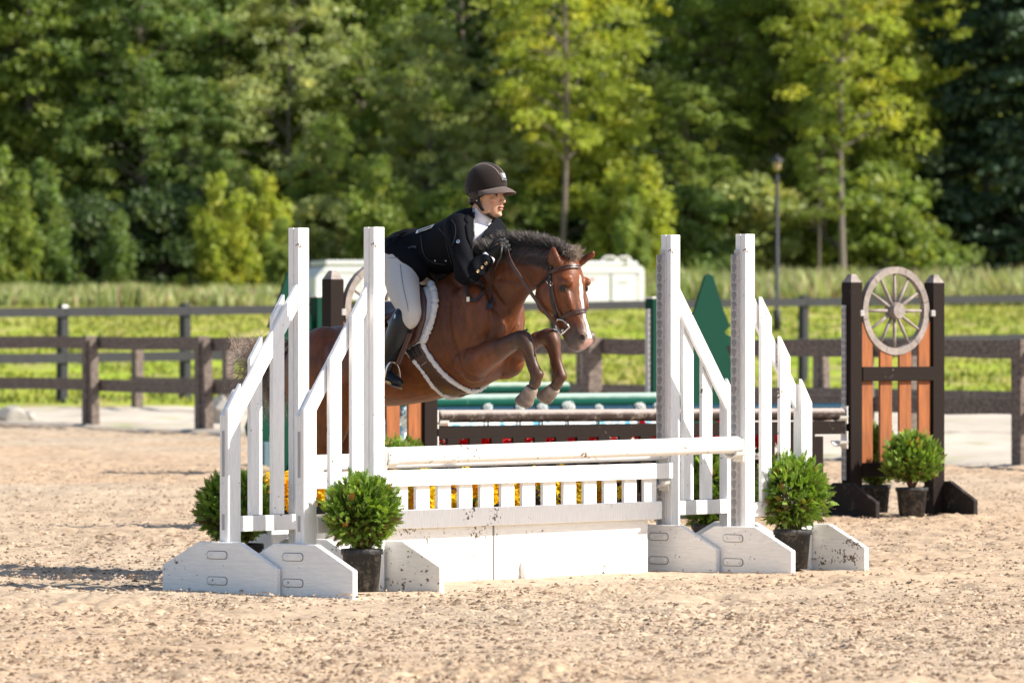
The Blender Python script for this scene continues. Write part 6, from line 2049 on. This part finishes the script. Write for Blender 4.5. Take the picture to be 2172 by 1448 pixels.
# helmet: shell, visor, harness, badge
helm = thing('tmp', '', '')
bpy.data.objects.remove(helm)
def shell_pt(th, ph, k=1.0, o=0.0):
    "th around (0 = front), ph from crown 0 to rim 1"
    a = math.cos(th)
    rf = (.122 if a > 0 else .119) + o; rl = .093 + o; ru = .125 + o
    sp_ = ph * math.pi / 2 * 1.16
    f = math.sin(min(sp_, math.pi / 2)) if sp_ < math.pi / 2 else math.sin(sp_) 
    h = math.cos(sp_)
    low = 0
    return hp(-.006 + rf * f * a, rl * f * math.sin(th), .050 + ru * h + (.012 * (1 - a) / 2) * 0)
def helmet():
    nT, nP = 48, 16
    V = []; F = []
    def rim(th):
        a = math.cos(th)
        return 1.0 - .09 * max(0, a) ** 2 + .10 * max(0, -a) ** 1.5      # lower at the back, higher over the brow
    for layer, o in ((0, 0), (1, -.009)):
        for i in range(nP + 1):
            for j in range(nT):
                th = 2 * math.pi * j / nT
                V.append(shell_pt(th, i / nP * rim(th) if i else 0.0001, 1, o))
    L = (nP + 1) * nT
    for i in range(nP):
        for j in range(nT):
            a, b = i * nT + j, i * nT + (j + 1) % nT
            F.append((a, b, b + nT, a + nT)); F.append((a + L, a + nT + L, b + nT + L, b + L))
    for j in range(nT):
        a, b = nP * nT + j, nP * nT + (j + 1) % nT
        F.append((a, b, b + L, a + L))
    mb = MB(); mb.add(V, F)
    h = put_r('helmet', fixn(mb.mesh('helmet', M_helm, True)))
    # piping around the rim
    mb = MB(); ring = [shell_pt(2 * math.pi * j / nT, rim(2 * math.pi * j / nT), 1, .0005) for j in range(nT + 1)]
    mb.tube(ring, .0026, 6, cap=False); put('rim_piping', mb.mesh('rim_piping', M_helm_in, True), h, world=True)
    # wide visor
    V = []; F = []; n = 20; m = 6
    for i in range(n + 1):
        th = R_(-84 + 168 * i / n); a = math.cos(th)
        base = shell_pt(th, rim(th) * .985)
        ext = .052 * max(0, math.cos(th * 1.04)) ** .55 + .002
        for k in range(m + 1):
            t = k / m
            d = (Ff * 1.0 + Nf * math.sin(th) * .75).normalized()
            p = base + d * ext * t + Uf * (-.010 * t - .012 * t * t + .004 * a * (1 - t)) 
            V.append(p)
    nn_ = len(V)
    V2 = [p - Uf * .0045 - (Ff * .0) for p in V]
    for i in range(n):
        for k in range(m):
            a = i * (m + 1) + k
            F.append((a, a + 1, a + m + 2, a + m + 1)); F.append((a + nn_, a + m + 1 + nn_, a + m + 2 + nn_, a + 1 + nn_))
    for i in range(n):
        a = i * (m + 1) + m; F.append((a, a + nn_, a + m + 1 + nn_, a + m + 1))
        a = i * (m + 1); F.append((a, a + m + 1, a + m + 1 + nn_, a + nn_))
    mb = MB(); mb.add(V + V2, F)
    put('visor', fixn(mb.mesh('visor', simple('visor_suede', (.085, .055, .046), .8, .12, 80, sheen=.15), True)), h, world=True)
    # narrowing centre panel outlined with piping
    for sg in (1, -1):
        pts = []
        for i in range(14):
            t = i / 13
            # from behind the crown forward to the badge
            f = -.082 + .186 * t
            l = sg * (.046 - .026 * t ** 1.5)
            # height on the shell
            rf = .122 if f > -.006 else .119
            v = 1 - ((f + .006) / rf) ** 2 - (l / .093) ** 2
            pts.append(hp(f, l, .050 + .1255 * math.sqrt(max(v, .02))))
        mb = MB(); mb.tube(pts, .0019, 6); put('panel_piping', mb.mesh('panel_piping', M_helm_trim, True), h, world=True)
    v = 1 - (.112 / .128) ** 2
    c = hp(.1075, .004, .097)
    nrm = (Ff * .92 + Uf * .40).normalized(); sd = Nf; upv = nrm.cross(sd).normalized()
    if upv.z < 0: upv = -upv
    def quad(o, hw, hh, z0, z1, tp=1.0):
        P = []
        for zz in (z0, z1):
            for (a, b) in ((-hw * .85, -hh), (hw * .85, -hh), (hw, hh), (-hw, hh)):
                P.append(c + sd * a + upv * (b + o) + nrm * zz)
        return P
    mb = MB(); mb.add(quad(0, .0165, .021, -.01, .008), [(0, 3, 2, 1), (4, 5, 6, 7), (0, 1, 5, 4), (1, 2, 6, 5), (2, 3, 7, 6), (3, 0, 4, 7)])
    bd = put('badge', fixn(mb.mesh('badge', M_steel)), h, world=True)
    mb = MB(); mb.add(quad(.004, .0125, .012, .008, .0095), [(0, 3, 2, 1), (4, 5, 6, 7), (0, 1, 5, 4), (1, 2, 6, 5), (2, 3, 7, 6), (3, 0, 4, 7)])
    put('badge_inlay', fixn(mb.mesh('badge_inlay', simple('badge_blue_grey', (.35, .40, .48), .3, .3, 200))), h, world=True)
    mb = MB(); mb.add(quad(-.0125, .012, .0022, .008, .0096), [(0, 3, 2, 1), (4, 5, 6, 7), (0, 1, 5, 4), (1, 2, 6, 5), (2, 3, 7, 6), (3, 0, 4, 7)])
    put('badge_slot', fixn(mb.mesh('badge_slot', M_helm_in)), h, world=True)
    # harness: side panels and chin strap
    for sg in (1, -1):
        mb = MB()
        V = []; 
        for f0, f1, u, l in ((-.075, .030, .035, .082), (-.068, .020, .0, .080), (-.048, .012, -.025, .076), (-.028, .012, -.045, .070), (-.010, .016, -.060, .064)):
            V += [hp(f0, sg * l * .93, u), hp((f0 + f1) / 2, sg * (l + .006), u), hp(f1, sg * (l + .001), u), hp((f0 + f1) / 2, sg * (l - .004), u)]
        F = []
        for i in range(4):
            for j in range(4):
                a, b = i * 4 + j, i * 4 + (j + 1) % 4; F.append((a, b, b + 4, a + 4))
        mb.add(V, F)
        put('harness', fixn(mb.mesh('harness', M_helm_in, True)), h, world=True)
    pts = [(.004, .070, -.055), (.016, .062, -.074), (.030, .050, -.092), (.044, .032, -.110), (.054, .014, -.121), (.056, 0, -.124)]
    full = pts + [(a, -b, c_) for a, b, c_ in pts[::-1][1:]]
    rows = smooth_seq(full, 3)
    path = [(hp(*r), ((hp(*r) - hp(.02, 0, -.05)).normalized())) for r in rows]
    mb = MB(); ribbon(mb, path, .019, .004); put('chin_strap', fixn(mb.mesh('chin_strap', M_helm_in)), h, world=True)
helmet()
mb = MB(); mb.ball(hp(-.002, .086, -.030), .0045, 8, 6); put_r('earring', mb.mesh('earring', M_steel, True))

# shirt: high collar and front
def shirt():
    mb = MB()
    c1 = sp(1018, 452, 0); c0 = hs(-.014, 0, -.088)
    rows = [(sp(1002, 482, 0), .085, .12), (sp(1010, 464, 0), .072, .085), (hs(-.020, 0, -.100), .059, .056), (hs(-.016, 0, -.078), .0575, .054)]
    chain_rows = []
    ax = (rows[-1][0] - rows[0][0]).normalized()
    for p, r, r2 in rows:
        sd = Vector((0, 1, 0)); u = ax.cross(sd).normalized()
        chain_rows.append((p, u * r, sd * r2))
    loft(mb, chain_rows, 28, 5)
    # front panel of the chest
    for (a, b, h) in ():
        pass
    loft(mb, [row2((1000, 458), (1046, 484), .085), row2((992, 474), (1042, 506), .125), row2((984, 500), (1030, 528), .135), row2((984, 520), (1010, 540), .10)], 24, 4)
    return put_r('shirt', union(mb, 'shirt', M_shirt, .0045, 4))
shirt()
# jacket
jb = MB()
JT = [((826, 528), (834, 552), .135), ((842, 502), (845, 568), .172), ((866, 488), (872, 578), .185), ((896, 484), (914, 582), .172), ((930, 475), (950, 582), .165), ((960, 460), (990, 574), .178), ((984, 446), (1020, 548), .190), ((1002, 440), (1040, 524), .175), ((1014, 444), (1050, 504), .140), ((1022, 452), (1050, 488), .09)]
loft(jb, [row2(a, b, h) for a, b, h in JT], 32, 5, 2.1)
# skirt of the jacket over the hips
both(jb, [(852, 540, .09, .112), (864, 558, .13, .108), (884, 568, .15, .090)])
for A, rr in ((ARM_N, (.074, .060, .058, .052, .043)), (ARM_F, (.070, .060, .056, .050, .042))):
    P = [sp(*a) for a in A]
    m = lambda a, b, t: a + (b - a) * t
    chain(jb, [(P[0] + Vector((-.01, -.03 if P[0].y > 0 else .03, .01)), rr[0]), (P[0], rr[0]), (P[1], rr[1]), (m(P[1], P[2], .75), rr[2]), (P[2], rr[2])], 20)
    chain(jb, [(P[2], rr[2] * .98), (m(P[2], P[3], .5), rr[2] * .94), (P[3], rr[3] * .95), (m(P[3], P[4], .72), rr[4])], 20)
jm = union(jb, 'jacket', M_jacket, .0072, 6)
V = coords(jm)
px_, py_ = proj(V)
l_ = np.array([tuple(to_s(v)) for v in V])
# open front: cut away the V where the shirt shows (both sides of the chest)
neck_hole = hs(-.015, 0, -.09)
def in_open(P):
    px, py = proj(P)
    lc = P
    return inpoly(px, py, [(1004, 425), (1006, 455), (1001, 527), (1010, 519), (1028, 492), (1047, 464), (1044, 430)])
bm = bmesh.new(); bm.from_mesh(jm)
kill = []
cs_ = np.array([tuple(f.calc_center_median()) for f in bm.faces]); ns_ = np.array([tuple(f.normal) for f in bm.faces])
ins = in_open(cs_)
facing = (ns_ @ np.array((0, -1, 0))) > -.2
lat = np.array([to_s(Vector(c)).y for c in cs_])
bm.faces.ensure_lookup_table()
dn = np.linalg.norm(cs_ - np.array(wp(neck_hole))[None], axis=1) < .072
kill = [bm.faces[i] for i in range(len(cs_)) if (ins[i] and lat[i] > -.12 and facing[i]) or dn[i]]
bmesh.ops.delete(bm, geom=kill, context='FACES')
bmesh.ops.delete(bm, geom=[v for v in bm.verts if not v.link_faces], context='VERTS')
be = [e for e in bm.edges if e.is_boundary]
for _ in range(3):
    bv = {v for e in be for v in e.verts}
    new = {}
    for v in bv:
        nb = [e.other_vert(v).co for e in v.link_edges if e.is_boundary]
        if len(nb) == 2: new[v] = v.co * .4 + (nb[0] + nb[1]) * .3
    for v, c in new.items(): v.co = c
# fold creases: long soft ridges from armpit and waist
bm.to_mesh(jm); bm.free()
V = coords(jm); N = np.empty(len(jm.vertices) * 3, dtype=np.float32); jm.vertices.foreach_get('normal', N); N = N.reshape(-1, 3)
L_ = np.array([tuple(to_s(v)) for v in V])
wr = np.sin(L_[:, 0] * 70 + L_[:, 2] * 45 + 6 * vnoise(L_[:, 0] * 7, L_[:, 2] * 7, 90)) * np.clip(vnoise(L_[:, 0] * 9, L_[:, 2] * 9 + L_[:, 1] * 5, 91) - .35, 0, 1)
V = V + N * (wr * .010)[:, None]
jm.vertices.foreach_set('co', V.astype(np.float32).ravel()); jm.update()
JB = bvh_of(jm)
jo = put_r('jacket', jm)
so_ = jo.modifiers.new('thick', 'SOLIDIFY'); so_.thickness = .004; so_.offset = -1
# lapels, collar, sleeve buttons, shoulder badge, skirt flaps
def jr(name, path, width, m, off=.004, th=.003, sub=4, par=None):
    q = surf_path(JB, path, sub, off)
    if len(q) < 2: return None
    mb = MB(); ribbon(mb, q, width, th)
    return put(name, fixn(mb.mesh(name, m)), par or jo, world=True)
def jpatch(name, poly, m, off=.003, th=.005, step=5):
    mb = patch(JB, poly, off, th, step, both=False)
    return put(name, fixn(mb.mesh(name, m, True)), jo, world=True)
jpatch('lapel', [(1001, 440), (1004, 452), (1001, 500), (999, 526), (990, 505), (986, 480), (990, 473), (984, 466), (992, 448)], M_jacket, .004, .007, 4)
M_jtrim = simple('satin_collar_trim', (.020, .022, .030), .35, .2, 30)
jr('collar_trim', [(1003, 442), (1004, 460), (1002, 500), (999, 527)], .007, M_jtrim, .010)
for (x, y) in ((1013, 575.5), (1022, 567), (1030.5, 558.5)):
    p, n = cast(JB, x, y)
    if p is not None:
        M = Matrix.Translation(p + n * .001) @ n.to_track_quat('Z', 'Y').to_matrix().to_4x4()
        MBb = MB(); MBb.lathe([(.0085, 0), (.009, .003), (.006, .004), (.005, .0025)], 12, M)
        put('sleeve_button', fixn(MBb.mesh('sleeve_button', M_brass, True)), jo, world=True)
for (x, y) in ((923, 553), (946, 553)):
    p, n = cast(JB, x, y)
    if p is not None:
        M = Matrix.Translation(p + n * .001) @ n.to_track_quat('Z', 'Y').to_matrix().to_4x4()
        MBb = MB(); MBb.lathe([(.006, 0), (.0065, .002), (.004, .003)], 10, M)
        put('front_button', fixn(MBb.mesh('front_button', M_steel, True)), jo, world=True)
p, n = cast(JB, 972, 512)
M = Matrix.Translation(p + n * .001) @ n.to_track_quat('Z', 'Y').to_matrix().to_4x4()
MBb = MB(); MBb.lathe([(.0115, 0), (.0115, .002), (.009, .003)], 6, M); put('sleeve_badge', fixn(MBb.mesh('sleeve_badge', M_steel)), jo, world=True)
M_seam = simple('jacket_seam', (.022, .024, .034), .6, .2, 40)
jr('waist_seam', [(893, 500), (897, 530), (906, 548), (922, 557), (944, 560)], .004, M_seam, .002, .002)
jr('side_seam', [(930, 484), (944, 500), (950, 530), (958, 560)], .003, M_seam, .002, .0015)
jr('collar_seam', [(958, 466), (966, 480), (966, 500), (960, 520)], .003, M_seam, .002, .0015)
jr('pocket_flap', [(866, 528), (876, 524), (884, 524)], .012, M_seam, .004, .003)
# competition number pinned across the back
q = surf_path(JB, [(884, 494), (896, 489.5), (908, 485.5), (920, 480.5)], 4, .005)
# back vents of the skirt
jr('skirt_vent', [(836, 508), (846, 500), (858, 494), (866, 491)], .03, M_jacket, .010, .006)
jr('skirt_vent', [(834, 520), (842, 508), (852, 500), (862, 497)], .02, M_jacket, .012, .008)
if len(q) > 1:
    mb = MB(); ribbon(mb, q, .030, .003)
    num = put('back_number', fixn(mb.mesh('back_number', simple('white_number_card', (.75, .76, .74), .6, .05, 30))), jo, world=True)
    q2 = surf_path(JB, [(889, 493.5), (898, 490), (908, 486.5), (916, 483.5)], 4, .0085)
    mb = MB(); ribbon(mb, q2, .012, .001); put('number_print', fixn(mb.mesh('number_print', M_jacket)), jo, world=True)

# shirt cuffs and gloves
mb = MB(); P3, P4 = sp(*ARM_N[3]), sp(*ARM_N[4])
chain(mb, [(P3 + (P4 - P3) * .70, .037, .037), (P3 + (P4 - P3) * .98, .034, .034)], 18)
put_r('shirt_cuff', union(mb, 'shirt_cuff', M_shirt, .004, 3))
mb = MB(); P3, P4 = sp(*ARM_F[3]), sp(*ARM_F[4])
chain(mb, [(P3 + (P4 - P3) * .70, .037, .037), (P3 + (P4 - P3) * .98, .034, .034)], 18)
put_r('shirt_cuff', union(mb, 'shirt_cuff', M_shirt, .004, 3))
def glove(wr, fw, ac, up, P3):
    mb = MB()
    chain(mb, [(wr - fw * .006, .033, .036), (wr + fw * .010, .028, .034), (wr + fw * .036, .024, .042), (wr + fw * .080, .022, .044)], 16)
    for i in range(4):
        o = ac * (.033 - .022 * i)
        L = (.042, .047, .044, .036)[i]
        k = wr + fw * .078 + o + up * .006
        a = k + fw * L * .75 - up * L * .35; b = a - up * L * .78 - fw * L * .25; c = b - fw * L * .75 + up * .004
        chain(mb, [(k, .0128), (a, .0120), (b, .0114), (c, .0100)], 12, 3)
    t0 = wr + fw * .030 + ac * .034 + up * .004; t1 = t0 + fw * .030 + ac * .014 + up * .008; t2 = t1 + fw * .032 - ac * .004 - up * .006
    chain(mb, [(t0, .016), (t1, .0135), (t2, .011)], 12, 3)
    return put_r('glove', union(mb, 'glove', M_glove, .003, 2))
glove(wrN, fwN, acN, upN, None); glove(wrF, fwF, acF, upF, None)
# breeches
bb = MB()
loft(bb, [row2((830, 520), (828, 548), .10), row2((838, 508), (836, 572), .165), row2((858, 500), (862, 586), .18), row2((885, 505), (890, 580), .15)], 28, 4)
both(bb, [(848, 556, .115, .118, .108), (852, 590, .20, .100, .092), (858, 622, .275, .088, .080), (866, 648, .32, .068, .066), (871, 664, .335, .056, .058), (866, 684, .34, .05, .05)])
bme = union(bb, 'breeches', M_breech, .0075, 6)
BB = bvh_of(bme)
bo = put_r('breeches', bme)
q = surf_path(BB, [(849, 560), (852, 585), (857, 615), (864, 645), (866, 660)], 5, .001)
mb = MB(); ribbon(mb, q, .0035, .0015); put('leg_seam', fixn(mb.mesh('leg_seam', simple('grey_seam', (.22, .21, .20), .9, .2, 60))), bo, world=True)
q = surf_path(BB, [(826, 547), (838, 547), (852, 549), (866, 556)], 5, .001)
mb = MB(); ribbon(mb, q, .003, .0015); put('yoke_seam', fixn(mb.mesh('yoke_seam', simple('grey_seam', (.25, .24, .23), .9, .2, 60))), bo, world=True)
BB = bvh_of(bo.data) if False else None
# boots
def boot(sg):
    mb = MB()
    rleg(mb, sg, [(860, 662, .337, .050, .056), (853, 684, .345, .063, .064), (845, 706, .345, .066, .062), (836, 728, .345, .060, .056), (826, 750, .345, .048, .047), (819, 770, .345, .041, .041), (816, 784, .345, .043, .040)])
    # foot: heel down, toe forward
    f = lambda px, py: (sp(px, py, .345) if sg > 0 else mir(sp(px, py, .345)))
    chain(mb, [(f(806, 797), .034, .032), (f(818, 796), .042, .036), (f(830, 802), .034, .038), (f(842, 809), .026, .036), (f(849, 813), .017, .026)], 18)
    me = union(mb, 'boot', M_boot, .005, 6)
    BV = bvh_of(me)
    b = put_r('boot', me)
    mb = MB()
    chain(mb, [(f(806, 811), .008, .030), (f(818, 811), .007, .034), (f(832, 815), .007, .038), (f(847, 822), .006, .028)], 12)
    put('sole', mb_to(mb, 'sole', simple('boot_sole', (.16, .12, .09), .8, .3, 50)), b, world=True)
    if sg > 0:
        p, n = cast(BV, 838, 671)
        if p is not None:
            mb = MB(); M = Matrix.Translation(p + n * .001) @ n.to_track_quat('Z', 'Y').to_matrix().to_4x4()
            mb.box(-.006, .006, -.012, .012, -.002, .004, .002, M=M); put('boot_badge', mb.mesh('boot_badge', M_steel), b, world=True)
    return b
boot(1); boot(-1)
# whip held in the near hand
a = Hp(1066, 540, .13); c1 = Hp(1040, 640, .30); c2 = Hp(1034, 655, .30)
whip = thing('riding_crop', 'short black riding crop hanging from the gloved hand against the horse neck', 'riding crop', tuple(a))
def off(px, py, o):
    p, n = cast(HB, px, py); return p + n * o
pts = [Hp(1064, 522, .145), Hp(1062, 545, .15), off(1052, 580, .03), off(1044, 612, .02), off(1038, 636, .018)]
mb = MB(); mb.tube(pts, [.007, .006, .0042, .0036, .0036], 8); put('shaft', mb.mesh('shaft', M_black, True), whip, world=True)
tp = [off(1038, 636, .018), off(1036, 646, .018), off(1034, 656, .018)]
mb = MB(); ribbon(mb, [(p, Vector((-.5, -.8, 0)).normalized()) for p in tp], [.020, .030, .034], .006); put('leather_tip', fixn(mb.mesh('leather_tip', simple('navy_crop_flap', (.02, .03, .045), .5, .2, 30))), whip, world=True)
